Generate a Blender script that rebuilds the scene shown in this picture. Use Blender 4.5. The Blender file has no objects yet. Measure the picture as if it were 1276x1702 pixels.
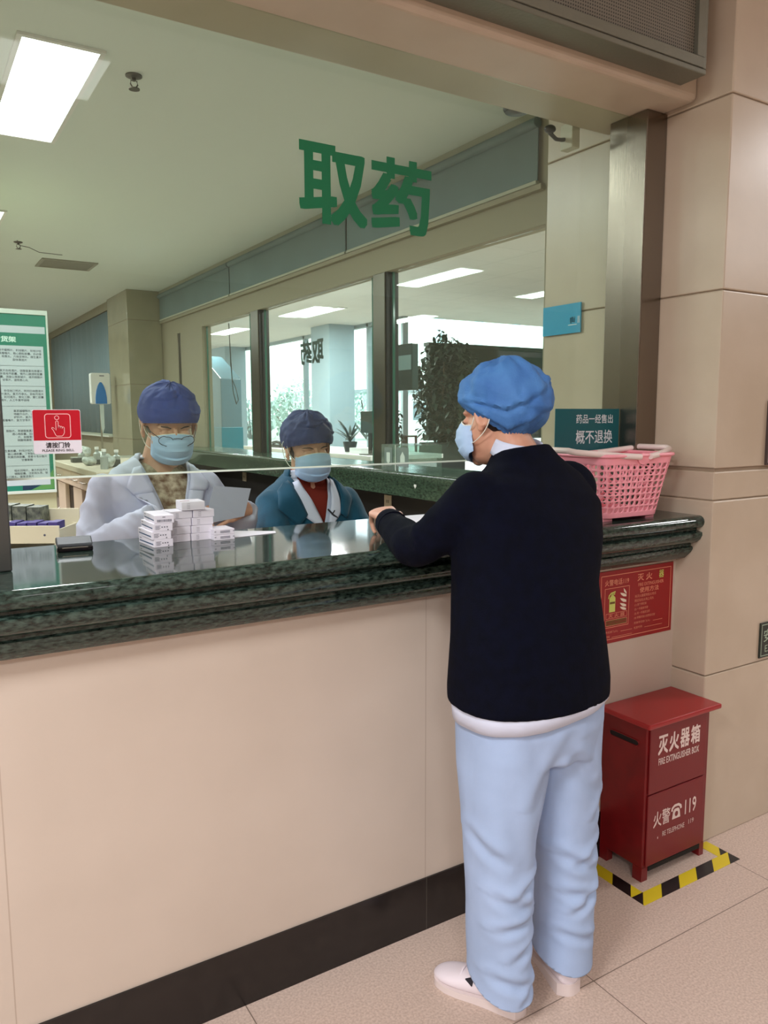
import bpy, bmesh, math, random
from mathutils import Vector, Matrix, noise
from mathutils.bvhtree import BVHTree
R = math.radians
SC = bpy.context.scene
COL = SC.collection
random.seed(7)

# ------------------------------------------------------------------ camera
cam_d = bpy.data.cameras.new('camera'); cam = bpy.data.objects.new('camera', cam_d); COL.objects.link(cam)
YAW, PITCH, ROLL = R(31.71431), R(-7.05179), R(-0.20136)
fw = Vector((math.sin(YAW)*math.cos(PITCH), math.cos(YAW)*math.cos(PITCH), math.sin(PITCH)))
rt = Vector((math.cos(YAW), -math.sin(YAW), 0)); up = rt.cross(fw)
r2 = rt*math.cos(ROLL)+up*math.sin(ROLL); u2 = -rt*math.sin(ROLL)+up*math.cos(ROLL)
M = Matrix((r2, u2, -fw)).transposed().to_4x4(); M.translation = Vector((0, -1.72795, 1.48))
cam.matrix_world = M
cam_d.sensor_fit = 'HORIZONTAL'; cam_d.sensor_width = 36; cam_d.lens = 1296.908/1276*36
cam_d.clip_start = .05; cam_d.clip_end = 300
SC.camera = cam
# ------------------------------------------------------------------ world + exposure
w = bpy.data.worlds.new('sky'); SC.world = w; w.use_nodes = True
bgn = w.node_tree.nodes['Background']; bgn.inputs[0].default_value = (.86, .95, 1, 1); bgn.inputs[1].default_value = 3.6
SC.view_settings.view_transform = 'Standard'; SC.view_settings.look = 'None'
SC.view_settings.exposure = 0.36; SC.view_settings.gamma = 1.0; SC.view_settings.use_curve_mapping = False
SC.cycles.max_bounces = 10; SC.cycles.transparent_max_bounces = 24; SC.cycles.glossy_bounces = 5
SC.cycles.diffuse_bounces = 5; SC.cycles.use_denoising = True; SC.cycles.sample_clamp_indirect = 6
LIGHTS = dict(pharm=33, lobby=58, lobby2=110)       # watts of each ceiling fixture

# ------------------------------------------------------------------ materials
def lin(c):
    return tuple(((v/255)/12.92 if v/255 <= .04045 else (((v/255)+.055)/1.055)**2.4) for v in c)+(1,)
MATS = {}
def mat(name, rgb=(200,200,200), rough=.6, metal=0., var=0., vscale=8., rgb2=None, bump=0., bscale=60., spec=.5, coat=0., emit=None, sheen=0., stretch=(1,1,1), fac=None):
    """principled material; var mixes toward rgb2 (or a darker tone) with noise; bump adds fine noise relief"""
    if name in MATS: return MATS[name]
    m = bpy.data.materials.new(name); m.use_nodes = True; nt = m.node_tree; b = nt.nodes['Principled BSDF']
    b.inputs['Base Color'].default_value = lin(rgb); b.inputs['Roughness'].default_value = rough; b.inputs['Metallic'].default_value = metal
    b.inputs['Specular IOR Level'].default_value = spec; b.inputs['Coat Weight'].default_value = coat; b.inputs['Sheen Weight'].default_value = sheen
    tc = nt.nodes.new('ShaderNodeTexCoord'); mp = nt.nodes.new('ShaderNodeMapping'); mp.inputs['Scale'].default_value = stretch
    nt.links.new(tc.outputs['Object'], mp.inputs[0])
    if var:
        n = nt.nodes.new('ShaderNodeTexNoise'); n.inputs['Scale'].default_value = vscale; n.inputs['Detail'].default_value = 5
        nt.links.new(mp.outputs[0], n.inputs['Vector'])
        rp = nt.nodes.new('ShaderNodeValToRGB'); rp.color_ramp.elements[0].position = .35; rp.color_ramp.elements[1].position = .68
        c2 = rgb2 or tuple(v*(1-var) for v in rgb)
        rp.color_ramp.elements[0].color = lin(rgb); rp.color_ramp.elements[1].color = lin(c2)
        nt.links.new(n.outputs[0], rp.inputs[0]); nt.links.new(rp.outputs[0], b.inputs['Base Color'])
    if bump:
        n = nt.nodes.new('ShaderNodeTexNoise'); n.inputs['Scale'].default_value = bscale; n.inputs['Detail'].default_value = 3
        nt.links.new(mp.outputs[0], n.inputs['Vector'])
        bp = nt.nodes.new('ShaderNodeBump'); bp.inputs['Strength'].default_value = bump; bp.inputs['Distance'].default_value = .01
        nt.links.new(n.outputs[0], bp.inputs['Height']); nt.links.new(bp.outputs[0], b.inputs['Normal'])
    if emit:
        b.inputs['Emission Color'].default_value = lin(emit[0]); b.inputs['Emission Strength'].default_value = emit[1]
    MATS[name] = m; return m
def math_node(nt, op, a, b=None, c=None):
    n = nt.nodes.new('ShaderNodeMath'); n.operation = op
    for i, v in enumerate((a, b, c)):
        if v is None: continue
        if isinstance(v, (int, float)): n.inputs[i].default_value = v
        else: nt.links.new(v, n.inputs[i])
    return n.outputs[0]
def glass_mat(name, tint, refl_rough=.0, ior=1.5, alpha=0., haze=(200,210,200)):
    """sheet glass: tinted see-through mixed with a mirror layer by fresnel; alpha mixes in a pale diffuse haze"""
    if name in MATS: return MATS[name]
    m = bpy.data.materials.new(name); m.use_nodes = True; nt = m.node_tree; nt.nodes.clear()
    o = nt.nodes.new('ShaderNodeOutputMaterial'); t = nt.nodes.new('ShaderNodeBsdfTransparent'); t.inputs[0].default_value = tint+(1,)
    g = nt.nodes.new('ShaderNodeBsdfGlossy'); g.inputs['Roughness'].default_value = refl_rough
    f = nt.nodes.new('ShaderNodeFresnel'); ge = nt.nodes.new('ShaderNodeNewGeometry'); nt.links.new(math_node(nt, 'MULTIPLY_ADD', ge.outputs['Backfacing'], 1/ior-ior, ior), f.inputs[0]); mx = nt.nodes.new('ShaderNodeMixShader')
    nt.links.new(f.outputs[0], mx.inputs[0]); nt.links.new(t.outputs[0], mx.inputs[1]); nt.links.new(g.outputs[0], mx.inputs[2])
    last = mx
    if alpha:
        d = nt.nodes.new('ShaderNodeBsdfDiffuse'); d.inputs[0].default_value = lin(haze)
        m2 = nt.nodes.new('ShaderNodeMixShader'); m2.inputs[0].default_value = alpha
        nt.links.new(mx.outputs[0], m2.inputs[1]); nt.links.new(d.outputs[0], m2.inputs[2]); last = m2
    nt.links.new(last.outputs[0], o.inputs[0]); MATS[name] = m; return m
def tile_mat(name, rgb, rgb2, joint, ax, ay, pitch, off, rough, width=.003, vscale=90, bump=.02, spec=.5):
    """stone slabs: speckle plus thin joints every pitch metres along two object axes"""
    m = mat(name, rgb, rough, var=.1, vscale=vscale, rgb2=rgb2, spec=spec); nt = m.node_tree; b = nt.nodes['Principled BSDF']
    tc = nt.nodes.new('ShaderNodeTexCoord'); sp = nt.nodes.new('ShaderNodeSeparateXYZ'); nt.links.new(tc.outputs['Object'], sp.inputs[0])
    dist = None
    for a, p, o in ((ax, pitch[0], off[0]), (ay, pitch[1], off[1])):
        if p is None: continue
        s = math_node(nt, 'SUBTRACT', sp.outputs[a], o-p/2)
        s = math_node(nt, 'PINGPONG', math_node(nt, 'ABSOLUTE', math_node(nt, 'SUBTRACT', math_node(nt, 'FLOORED_MODULO', s, p), p/2)), 100)
        dist = s if dist is None else math_node(nt, 'MINIMUM', dist, s)
    k = math_node(nt, 'LESS_THAN', dist, width/2)
    src = b.inputs['Base Color'].links[0].from_socket
    mx = nt.nodes.new('ShaderNodeMix'); mx.data_type = 'RGBA'
    nt.links.new(k, mx.inputs[0]); nt.links.new(src, mx.inputs[6]); mx.inputs[7].default_value = lin(joint)
    nt.links.new(mx.outputs[2], b.inputs['Base Color'])
    # broad tonal wear between slabs
    return m

# ------------------------------------------------------------------ mesh helpers
class MB:
    def __init__(self): self.v = []; self.f = []
    def add(self, vs, fs):
        n = len(self.v); self.v += [Vector(p) for p in vs]; self.f += [tuple(i+n for i in f) for f in fs]; return self
    def box(self, a, b, mtx=None):
        x0, y0, z0 = a; x1, y1, z1 = b
        vs = [Vector(p) for p in ((x0,y0,z0),(x1,y0,z0),(x1,y1,z0),(x0,y1,z0),(x0,y0,z1),(x1,y0,z1),(x1,y1,z1),(x0,y1,z1))]
        if mtx: vs = [mtx @ p for p in vs]
        return self.add(vs, [(0,3,2,1),(4,5,6,7),(0,1,5,4),(1,2,6,5),(2,3,7,6),(3,0,4,7)])
    def quad(self, *ps): return self.add(ps, [tuple(range(len(ps)))])
    def prism(self, pts, d):
        """closed outline pts (3-D, planar) pushed along vector d"""
        n = len(pts); pts = [Vector(p) for p in pts]; d = Vector(d)
        nrm = Vector((0, 0, 0))
        for i in range(n): nrm += pts[i].cross(pts[(i+1) % n])
        if nrm.dot(d) > 0: pts = pts[::-1]
        vs = pts+[p+d for p in pts]
        return self.add(vs, [tuple(range(n)), tuple(range(2*n-1, n-1, -1))]+[(i, i+n, (i+1) % n+n, (i+1) % n) for i in range(n)])
    def tube(self, pts, rad, seg=12, ref=(0, 0, 1), cap=True, closed=False, power=2.):
        """loft of rings along pts; rad per point is r or (a, b): a along ref, b across it"""
        pts = [Vector(p) for p in pts]; n = len(pts)
        if not isinstance(rad, (list, tuple)): rad = [rad]*n
        rings = []; ref = Vector(ref)
        for i, p in enumerate(pts):
            if closed: t = pts[(i+1) % n]-pts[i-1]
            else: t = pts[min(i+1, n-1)]-pts[max(i-1, 0)]
            t.normalize(); a = ref-t*ref.dot(t)
            if a.length < 1e-4: a = Vector((1, 0, 0))-t*t.x
            a.normalize(); b = t.cross(a)
            ra, rb = rad[i] if isinstance(rad[i], (list, tuple)) else (rad[i], rad[i])
            ring = []
            for k in range(seg):
                c, s = math.cos(2*math.pi*k/seg), math.sin(2*math.pi*k/seg)
                if power != 2: c = math.copysign(abs(c)**(2/power), c); s = math.copysign(abs(s)**(2/power), s)
                ring.append(p+a*ra*c+b*rb*s)
            rings.append(ring)
        vs = [q for r in rings for q in r]; fs = []
        m = n if closed else n-1
        for i in range(m):
            j = (i+1) % n
            for k in range(seg): fs.append((i*seg+k, i*seg+(k+1) % seg, j*seg+(k+1) % seg, j*seg+k))
        if cap and not closed: fs += [tuple(range(seg-1, -1, -1)), tuple((n-1)*seg+k for k in range(seg))]
        return self.add(vs, fs)
    def lathe(self, c, prof, seg=24, axis='z', sx=1., sy=1.):
        """prof: (radius, height) pairs spun round axis at c"""
        vs = []; fs = []; n = len(prof)
        for r, h in prof:
            for k in range(seg):
                a = 2*math.pi*k/seg; x, y = r*math.cos(a)*sx, r*math.sin(a)*sy
                vs.append(Vector(c)+Vector({'z': (x, y, h), 'y': (x, -h, y), 'x': (h, x, y)}[axis]))
        for i in range(n-1):
            for k in range(seg): fs.append((i*seg+k, i*seg+(k+1) % seg, (i+1)*seg+(k+1) % seg, (i+1)*seg+k))
        fs += [tuple(range(seg-1, -1, -1)), tuple((n-1)*seg+k for k in range(seg))]
        return self.add(vs, fs)
    def ball(self, c, r, seg=16, rings=10, mtx=None):
        c = Vector(c); r = r if isinstance(r, (list, tuple)) else (r, r, r); vs = []; fs = []
        mtx = mtx or Matrix.Identity(3)
        vs.append(c+mtx @ Vector((0, 0, r[2])))
        for i in range(1, rings):
            t = math.pi*i/rings
            for k in range(seg):
                p = 2*math.pi*k/seg; vs.append(c+mtx @ Vector((r[0]*math.sin(t)*math.cos(p), r[1]*math.sin(t)*math.sin(p), r[2]*math.cos(t))))
        vs.append(c+mtx @ Vector((0, 0, -r[2]))); e = len(vs)-1
        for k in range(seg):
            fs.append((0, 1+k, 1+(k+1) % seg)); b = 1+(rings-2)*seg; fs.append((b+k, e, b+(k+1) % seg))
        for i in range(rings-2):
            for k in range(seg): a = 1+i*seg; fs.append((a+k, a+seg+k, a+seg+(k+1) % seg, a+(k+1) % seg))
        return self.add(vs, fs)
def origin_of(parent):
    o = Vector((0, 0, 0))
    while parent is not None: o += parent.location; parent = parent.parent
    return o
def obj(name, mb, m, parent=None, smooth=None, bevel=0., loc=None, mods=(), seg=2):
    """link ONE mesh object from world-space geometry; children sit in their parent's frame, loc sets a top-level origin"""
    me = bpy.data.meshes.new(name)
    o0 = origin_of(parent)+(Vector(loc) if loc is not None else Vector((0, 0, 0)))
    me.from_pydata([tuple(p-o0) for p in mb.v], [], mb.f); me.validate(); me.update()
    if m is not None: me.materials.append(m)
    if smooth is not None:
        for p in me.polygons: p.use_smooth = True
        me.set_sharp_from_angle(angle=R(smooth))
    o = bpy.data.objects.new(name, me); COL.objects.link(o)
    if loc is not None: o.location = loc
    if parent is not None: o.parent = parent
    if bevel:
        b = o.modifiers.new('bevel', 'BEVEL'); b.width = bevel; b.segments = seg; b.limit_method = 'ANGLE'; b.angle_limit = R(40)
    for k, kw in mods:
        md = o.modifiers.new(k.lower(), k)
        for a, v in kw.items(): setattr(md, a, v)
    return o
def empty(name, loc, label, cat, group=None):
    e = bpy.data.objects.new(name, None); e.empty_display_size = .05; COL.objects.link(e); e.location = loc
    return tag(e, label, cat, group)
def tag(o, label, cat, group=None):
    o['label'] = label; o['category'] = cat
    if group: o['group'] = group
    return o
def struct(name, mb, m, **kw):
    o = obj(name, mb, m, **kw)
    if o.parent is None: o['kind'] = 'structure'
    return o
def box(a, b): return MB().box(a, b)
_text_cache = {}
def text_geo(body):
    key = body
    if key not in _text_cache:
        c = bpy.data.curves.new('text', 'FONT'); c.body = body; c.size = 1; c.resolution_u = 2; c.fill_mode = 'FRONT'
        c.space_line = 1.15
        t = bpy.data.objects.new('text', c); COL.objects.link(t)
        dg = bpy.context.evaluated_depsgraph_get(); me = bpy.data.meshes.new_from_object(t.evaluated_get(dg))
        vs = [v.co.copy() for v in me.vertices]; fs = [tuple(p.vertices) for p in me.polygons]
        bpy.data.objects.remove(t); bpy.data.curves.remove(c); bpy.data.meshes.remove(me)
        _text_cache[key] = (vs, fs)
    return _text_cache[key]
def letters(mb, body, cx, cy, w, h, frame, bold=.012, lift=.0006, align='c'):
    """fit lettering into w x h at (cx, cy) of a frame (origin, right, up); w or h None keeps the aspect"""
    o, rx, ux = (Vector(q) for q in frame); n = rx.cross(ux)
    vs, fs = text_geo(body)
    if not vs: return mb
    x0, x1 = min(v.x for v in vs), max(v.x for v in vs); y0, y1 = min(v.y for v in vs), max(v.y for v in vs)
    sy = h/(y1-y0) if h else w/(x1-x0); sx = w/(x1-x0) if w else sy
    ax = {'c': (x0+x1)/2, 'l': x0, 'r': x1}[align]
    sh = [(0,0)]+(([(math.cos(R(q))*bold, math.sin(R(q))*bold) for q in range(45,405,90)] if bold < .02 else [(x*bold, y*bold) for x in (-1,0,1) for y in (-1,0,1) if x or y]) if bold > .009 else [])
    for k, (dx, dy) in enumerate(sh): mb.add([o+rx*(cx+(v.x-ax+dx)*sx)+ux*(cy+(v.y-(y0+y1)/2+dy)*sy)+n*(lift+k*2e-6) for v in vs], fs)
    return mb
def rect2(mb, x0, y0, x1, y1, frame, lift=.0005):
    o, rx, ux = (Vector(q) for q in frame); n = rx.cross(ux)
    return mb.quad(*[o+rx*x+ux*y+n*lift for x, y in ((x0, y0), (x1, y0), (x1, y1), (x0, y1))])
def outline2(mb, x0, y0, x1, y1, t, frame, lift=.0007):
    rect2(mb, x0, y0, x1, y0+t, frame, lift); rect2(mb, x0, y1-t, x1, y1, frame, lift)
    rect2(mb, x0, y0+t, x0+t, y1-t, frame, lift); return rect2(mb, x1-t, y0+t, x1, y1-t, frame, lift)
def poly2(mb, pts, frame, lift=.0008):
    o, rx, ux = (Vector(q) for q in frame); n = rx.cross(ux)
    return mb.quad(*[o+rx*x+ux*y+n*lift for x, y in pts])
def line2(mb, pts, t, frame, lift=.0008, closed=False):
    """stroke of width t along 2-D points on a frame"""
    o, rx, ux = (Vector(q) for q in frame); n = rx.cross(ux)
    P = [Vector(p) for p in pts]; N = len(P); L = []; Rr = []
    for i in range(N):
        a = P[i-1] if (closed or i > 0) else P[i]; b = P[(i+1) % N] if (closed or i < N-1) else P[i]
        d = (b-a).normalized(); q = Vector((-d.y, d.x))*t/2; L.append(P[i]+q); Rr.append(P[i]-q)
    for i in range(N if closed else N-1):
        j = (i+1) % N
        mb.quad(*[o+rx*p.x+ux*p.y+n*lift for p in (Rr[i], Rr[j], L[j], L[i])])
    return mb

# ------------------------------------------------------------------ shared materials
M_wall = tile_mat('beige_wall_panel', (200,186,173), (194,180,167), (176,160,146), 0, 2, (1.073, None), (.13, 0), .38, .003, vscale=3)
M_stone = mat('beige_stone', (196,181,162), .33, var=.05, vscale=4, rgb2=(187,171,151))
M_joint = mat('joint_grout', (146,128,108), .8)
M_black = mat('polished_black_stone', (22,18,17), .22, var=.3, vscale=30, rgb2=(34,28,26))
M_granite = mat('dark_green_granite', (20,31,26), .06, var=.6, vscale=62, rgb2=(66,84,76), stretch=(1,2.2,2.2))
M_granite2 = mat('green_granite_inner', (38,54,42), .16, var=.6, vscale=50, rgb2=(66,88,70), stretch=(2.2,1,2.2))
M_floor = tile_mat('speckled_floor_tile', (208,187,174), (182,160,147), (124,108,97), 0, 1, (.81, .81), (.648, -.41), .32, .003, vscale=160)
M_ceil = mat('white_ceiling', (222,232,226), .9)
M_header = mat('painted_header', (152,145,122), .6)
M_steel = mat('brushed_steel', (186,180,170), .28, 1., bump=.05, bscale=300, stretch=(1,1,.02))
M_darksteel = mat('bronze_steel', (134,124,114), .26, 1., bump=.05, bscale=300, stretch=(1,1,.02))
M_white = mat('white_plastic', (232,232,230), .4)
M_cream = mat('cream_metal', (222,216,186), .5)
M_dark = mat('dark_plastic', (28,28,30), .35)
M_letterw = mat('white_lettering', (236,228,220), .5)
M_glass = glass_mat('service_glass', (.895,.955,.900), .0, 1.45, alpha=.018, haze=(190,205,185))  # haze painted into the sheet, lightening the ceiling behind it
M_glass2 = glass_mat('second_window_glass', (.955,.985,.975), .0, 1.45, alpha=.006)
M_facade = glass_mat('facade_glass', (.96,.99,.99), .0, 1.4)

# ------------------------------------------------------------------ the setting
ZC, ZS, ZL = 2.97, 2.476, 1.146
struct('floor', box((-6,-7,-.1),(16,24,0)), M_floor)
struct('ground', box((-60,24.1,-.3),(110,140,-.12)).box((16.1,-60,-.3),(110,24.1,-.12)), mat('pale_paving', (205,205,198), .9, var=.1, vscale=.3))
struct('wall_front', box((-2.5,0,0),(2.257,.30,1.0)), M_wall)
struct('baseboard_front', box((-2.5,-.006,0),(2.257,0,.159)), tile_mat('black_skirting', (24,20,19), (34,29,27), (60,55,50), 0, 2, (1.073, None), (1.204, 0), .2, .003, vscale=30))
struct('wall_front_upper', box((-2.5,-.007,ZS),(2.257,.369,3.3)), M_stone, bevel=.02, seg=4)
mb = MB()
for z0, z1, e in ((0,.6015,.004),(.6045,1.196,.004),(1.199,1.292,-.002),(1.304,1.8725,0),(1.8765,2.464,0),(2.468,3.3,0)):
    mb.box((2.257-e,-.13-e,z0),(3.15+e,.683+e,z1))
pil = struct('pillar', mb, M_stone, bevel=.004)
struct('pillar_joints', box((2.263,-.124,0),(3.144,.677,3.3)), M_joint, parent=pil)
# pharmacy room
struct('ceiling', box((-3.1,.369,ZC),(2.794,14,ZC+.1)), M_ceil)
struct('wall_left', box((-3.2,.3,0),(-3.1,14,ZC)), M_header)
struct('wall_back', box((-3.2,14,0),(2.9,14.1,ZC)), M_header)
mb = MB().box((2.794,.684,0),(2.894,14,.984)).box((2.794,.684,2.42),(2.894,14,3.3)).box((2.794,.684,ZL+.001),(2.894,1.262,2.42))
mb.box((2.794,6.44,ZL+.001),(2.894,7.18,2.42)).box((2.794,7.3,ZL+.001),(2.894,7.896,2.42)).box((2.794,7.897,.984),(2.894,14,2.42))
wr = struct('wall_right', mb, M_header)
struct('wall_right_dark_base', box((2.78,.7,0),(2.794,7.88,.985)), mat('black_inner_panel', (26,22,20), .5), parent=wr)
mb = MB()
for z0, z1 in ((0,.6),(.605,1.2),(1.205,1.86),(1.865,2.62),(2.625,ZC)): mb.box((2.387,7.9,z0),(2.792,8.9,z1))
c2 = struct('column', mb, mat('glossy_beige_tile', (160,154,130), .12, var=.05, vscale=5), bevel=.004)
struct('column_joints', box((2.392,7.905,0),(2.79,8.895,ZC)), M_joint, parent=c2)
struct('trim_1', box((2.77,1.27,2.935),(2.793,7.89,ZC-.001)), mat('cornice_paint', (170,172,156), .7))
struct('trim_2', box((2.765,1.27,2.585),(2.793,7.89,2.612)), M_header)
# lobby on the camera's side and round the corner
struct('ceiling_lobby', box((-6,-7,3.06),(16,-.008,3.2)).box((2.9,-.008,3.06),(7.0,22,3.2)).box((7.0,-.008,3.06),(13,9,3.2)),
       tile_mat('lobby_ceiling_tile', (228,230,228), (224,226,224), (186,190,190), 0, 1, (.6, .6), (0, 0), .8, .006, vscale=3))
struct('wall_lobby_back', box((-6,-7.1,0),(16,-7,3.2)), mat('lobby_wall', (176,160,142), .6))
struct('wall_lobby_left', box((-6.1,-7,0),(-6,0,3.2)), MATS['lobby_wall'])
struct('wall_lobby_right', box((13,-7,0),(13.1,9,3.2)), MATS['lobby_wall'])
struct('wall_front_far', box((-6,0,0),(-2.51,.3,3.2)), MATS['lobby_wall'])
# service window
win = struct('window_1', box((.14,.188,1.343),(2.19,.194,ZS-.001)), M_glass)
struct('glass_edge', box((.14,.1875,1.3385),(2.19,.1945,1.343)), mat('polished_glass_edge', (225,240,228), .15), parent=win)
struct('trim_3', box((2.157,.11,ZL+.001),(2.256,.27,ZS-.001)), M_darksteel, bevel=.003)
struct('trim_4', box((.095,.115,ZL+.001),(.19,.27,ZS-.001)), mat('grey_steel_post', (104,108,108), .35, .9), bevel=.003)
# second service windows
for i, (y0, y1) in enumerate(((1.265,2.765),(2.98,4.90),(5.19,6.44))):
    wn = struct('window_%d' % (i+2), box((2.838,y0,ZL+.001),(2.846,y1,2.419)), M_glass2)
    for y in (y0+.02, y1-.03):
        struct('glass_edge', box((2.834,y,ZL+.002),(2.85,y+.008,2.418)), mat('green_glass_edge', (60,112,96), .1), parent=wn)
for i, (y0, y1) in enumerate(((2.77,3.0),(4.92,5.18),(7.18,7.30))):
    tp = struct('trim_%d' % (5+i), box((2.79,y0,ZL+.001),(2.90,y0+(y1-y0)*.66,2.419)), mat('dark_window_post', (96,92,82), .3, .9), bevel=.003)
    struct('rubber_gasket', box((2.80,y0-.012,ZL+.001),(2.89,y0-.0005,2.419)), M_dark, parent=tp)
# glazed facade of the lobby
mb = MB()
for y in (9,10.1,12.6,15.1,17.6,20.1,22): mb.box((6.98,y-.03,0),(7.08,y+.03,3.06))
mb.box((6.98,9,0),(7.08,22,.1)).box((6.98,9,3.0),(7.08,22,3.06)); 
fr = struct('window_5', mb, mat('facade_frame', (150,165,172), .4))
struct('glazing', box((7.02,9,.1),(7.035,22,3.0)), M_facade, parent=fr)
mb = MB().box((7.0,8.96,0),(13,9.06,.12))
fr = struct('window_6', mb, MATS['facade_frame'])
struct('glazing', box((7.09,9.0,.12),(13,9.015,3.06)), M_facade, parent=fr)
for k in range(7):
    x = 7.60+k*.835
    struct('glass_fin', box((x,8.93,.05),(x+.15,8.985,3.059)), glass_mat('fin_glass', (.84,.95,.97), .0, 1.3, alpha=.10, haze=(200,230,238)), parent=fr)
struct('wall_lobby_far', box((2.9,22,0),(7.1,22.1,3.06)), MATS['lobby_wall'])
for y0, y1 in ((10.5,11.2),(15.6,16.9)):
    struct('pillar', box((6.45,y0,0),(6.95,y1,3.06)), mat('grey_blue_cladding', (158,178,190), .4))

# ------------------------------------------------------------------ worktops
def sweep(prof, a, b, axis):
    """profile (u, z) extruded from a to b; axis x: u is y; axis y: u is x"""
    mb = MB()
    P = [(Vector((a, u, z)) if axis == 'x' else Vector((u, a, z))) for u, z in prof]
    mb.prism(P, (b-a, 0, 0) if axis == 'x' else (0, b-a, 0)); return mb
def arc(cx, cz, r, a0, a1, n=6):
    return [(cx+r*math.cos(R(a0+(a1-a0)*i/n)), cz+r*math.sin(R(a0+(a1-a0)*i/n))) for i in range(n+1)]
prof = [(.444,ZL),(-.084,ZL)]+arc(-.084,ZL-.021,.021,90,270,8)+[(-.076,1.104),(-.076,1.096)]
prof += [(-.098,1.090),(-.099,1.080),(-.092,1.066),(-.078,1.054),(-.056,1.047),(-.056,1.040),(-.064,1.036),(-.064,1.029),(-.058,1.018),(-.040,1.0),(-.034,.9945),(-.002,.9945),(-.002,1.001),(.302,1.001),(.302,1.08),(.43,1.08),(.444,1.094)]
obj_counter = obj('counter_top', sweep(prof, -2.5, 2.256, 'x'), M_granite, smooth=35, loc=(0,.17,1.0))
tag(obj_counter, 'long dark green granite counter top with moulded front edge where the customer leans', 'counter')
prof = [(2.96,ZL),(2.545,ZL)]+[(2.545+(u+.0), z) for u, z in arc(0,ZL-.018,.018,90,180,5)]+[(2.527,1.10),(2.532,1.092),(2.532,1.0),(2.76,.986),(2.79,.986),(2.79,1.001),(2.94,1.001),(2.96,1.02)]
o = obj('counter_top', sweep(prof, .69, 7.895, 'y'), M_granite2, smooth=35, loc=(2.7,4,1.0))
tag(o, 'green granite counter top under the second row of windows behind the pharmacists', 'counter')

# ------------------------------------------------------------------ return-air grille above the service window
t = empty('air_grille_box', (.8,-.05,2.52), 'grey metal air grille box with fine mesh on the beige wall above the glass', 'air grille')
mb = MB().box((-.6,-.10,2.506),(2.165,-.0075,2.522)).box((2.150,-.10,2.522),(2.165,-.0075,3.04)).box((-.6,-.10,2.522),(-.585,-.0075,3.04))
obj('casing', mb, mat('dull_grey_metal', (126,126,114), .42, .6, bump=.1, bscale=90), t, bevel=.003)
mb = MB().box((-.585,-.104,2.522),(2.150,-.084,2.552)).box((2.118,-.104,2.552),(2.150,-.084,3.04)).box((-.585,-.104,2.552),(-.555,-.084,3.04)).box((1.02,-.104,2.552),(1.05,-.084,3.04))
obj('frame', mb, MATS['dull_grey_metal'], t, bevel=.002)
mg = bpy.data.materials.new('woven_wire_mesh'); mg.use_nodes = True; nt = mg.node_tree; b = nt.nodes['Principled BSDF']
tc = nt.nodes.new('ShaderNodeTexCoord'); sp = nt.nodes.new('ShaderNodeSeparateXYZ'); nt.links.new(tc.outputs['Object'], sp.inputs[0])
ks = [math_node(nt, 'GREATER_THAN', math_node(nt, 'FLOORED_MODULO', math_node(nt, 'MULTIPLY', sp.outputs[i], 110), 1.), .52) for i in (0, 2)]
k = math_node(nt, 'MULTIPLY', ks[0], ks[1]); mx = nt.nodes.new('ShaderNodeMix'); mx.data_type = 'RGBA'; nt.links.new(k, mx.inputs[0])
mx.inputs[6].default_value = lin((118,112,100)); mx.inputs[7].default_value = lin((46,44,40)); nt.links.new(mx.outputs[2], b.inputs['Base Color']); b.inputs['Roughness'].default_value = .6
obj('mesh_screen', box((-.555,-.088,2.552),(2.118,-.085,3.04)), mg, t)

# ------------------------------------------------------------------ lettering on the two glasses
def qu_yao(y_or_x, kind):
    g = bpy.data.materials.get('green_vinyl_lettering') or mat('green_vinyl_lettering', (0,100,62), .45)
    if kind == 'front':
        fr = ((0,.1868,0),(1,0,0),(0,0,1))
        a = obj('lettering', letters(MB(), '取', 1.030, 2.088, .196, .192, fr, .026), g, loc=(1.03,.1862,2.088))
        b_ = obj('lettering', letters(MB(), '药', 1.246, 2.089, .190, .190, fr, .026), g, loc=(1.246,.1862,2.089))
        tag(a, 'large green character 取 stuck on the front glass', 'lettering'); tag(b_, 'large green character 药 stuck on the front glass, after the first character', 'lettering')
    else:
        d = mat('backlit_dark_vinyl', (24,60,56), .5)  # same green vinyl, with the backlit shade put into a darker colour
        fr = ((2.8475,0,0),(0,1,0),(0,0,1))
        a = obj('lettering', letters(MB(), '取', 3.868, 1.985, .19, .175, fr, .03), d, loc=(2.848,3.868,1.985))
        b_ = obj('lettering', letters(MB(), '药', 4.075, 1.985, .19, .175, fr, .03), d, loc=(2.848,4.075,1.985))
        tag(a, 'green character 取 painted in backlit shade, seen reversed on the second row window glass, nearer the steel post', 'lettering'); tag(b_, 'green character 药 painted in backlit shade, seen reversed on the second row window glass, farther from the steel post', 'lettering')
qu_yao(0, 'front'); qu_yao(0, 'side')

# ------------------------------------------------------------------ signs
M_red = mat('sign_red', (186,10,36), .35)
t = empty('doorbell_sign', (.307,.186,1.446), 'red and white please ring bell sign with pointing hand on the front glass', 'sign')
F = ((.256,.1850,1.396),(1,0,0),(0,0,1))
def rrect(x0, y0, x1, y1, r, n=5):
    P = []
    for cx, cy, a in ((x1-r,y1-r,0),(x0+r,y1-r,90),(x0+r,y0+r,180),(x1-r,y0+r,270)):
        P += [(cx+r*math.cos(R(a+90*i/n)), cy+r*math.sin(R(a+90*i/n))) for i in range(n+1)]
    return P
mb = MB(); mb.prism([Vector((.256+x,.185,1.396+y)) for x, y in rrect(0,0,.103,.1,.004)], (0,.0025,0)); obj('panel', mb, mat('sign_white', (226,222,232), .4), t)
mb = MB(); poly2(mb, [(.001,.0305),(.102,.0305),(.102,.096)]+[(.099,.099),(.004,.099),(.001,.096)], F, .0004); obj('red_field', mb, M_red, t)
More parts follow.
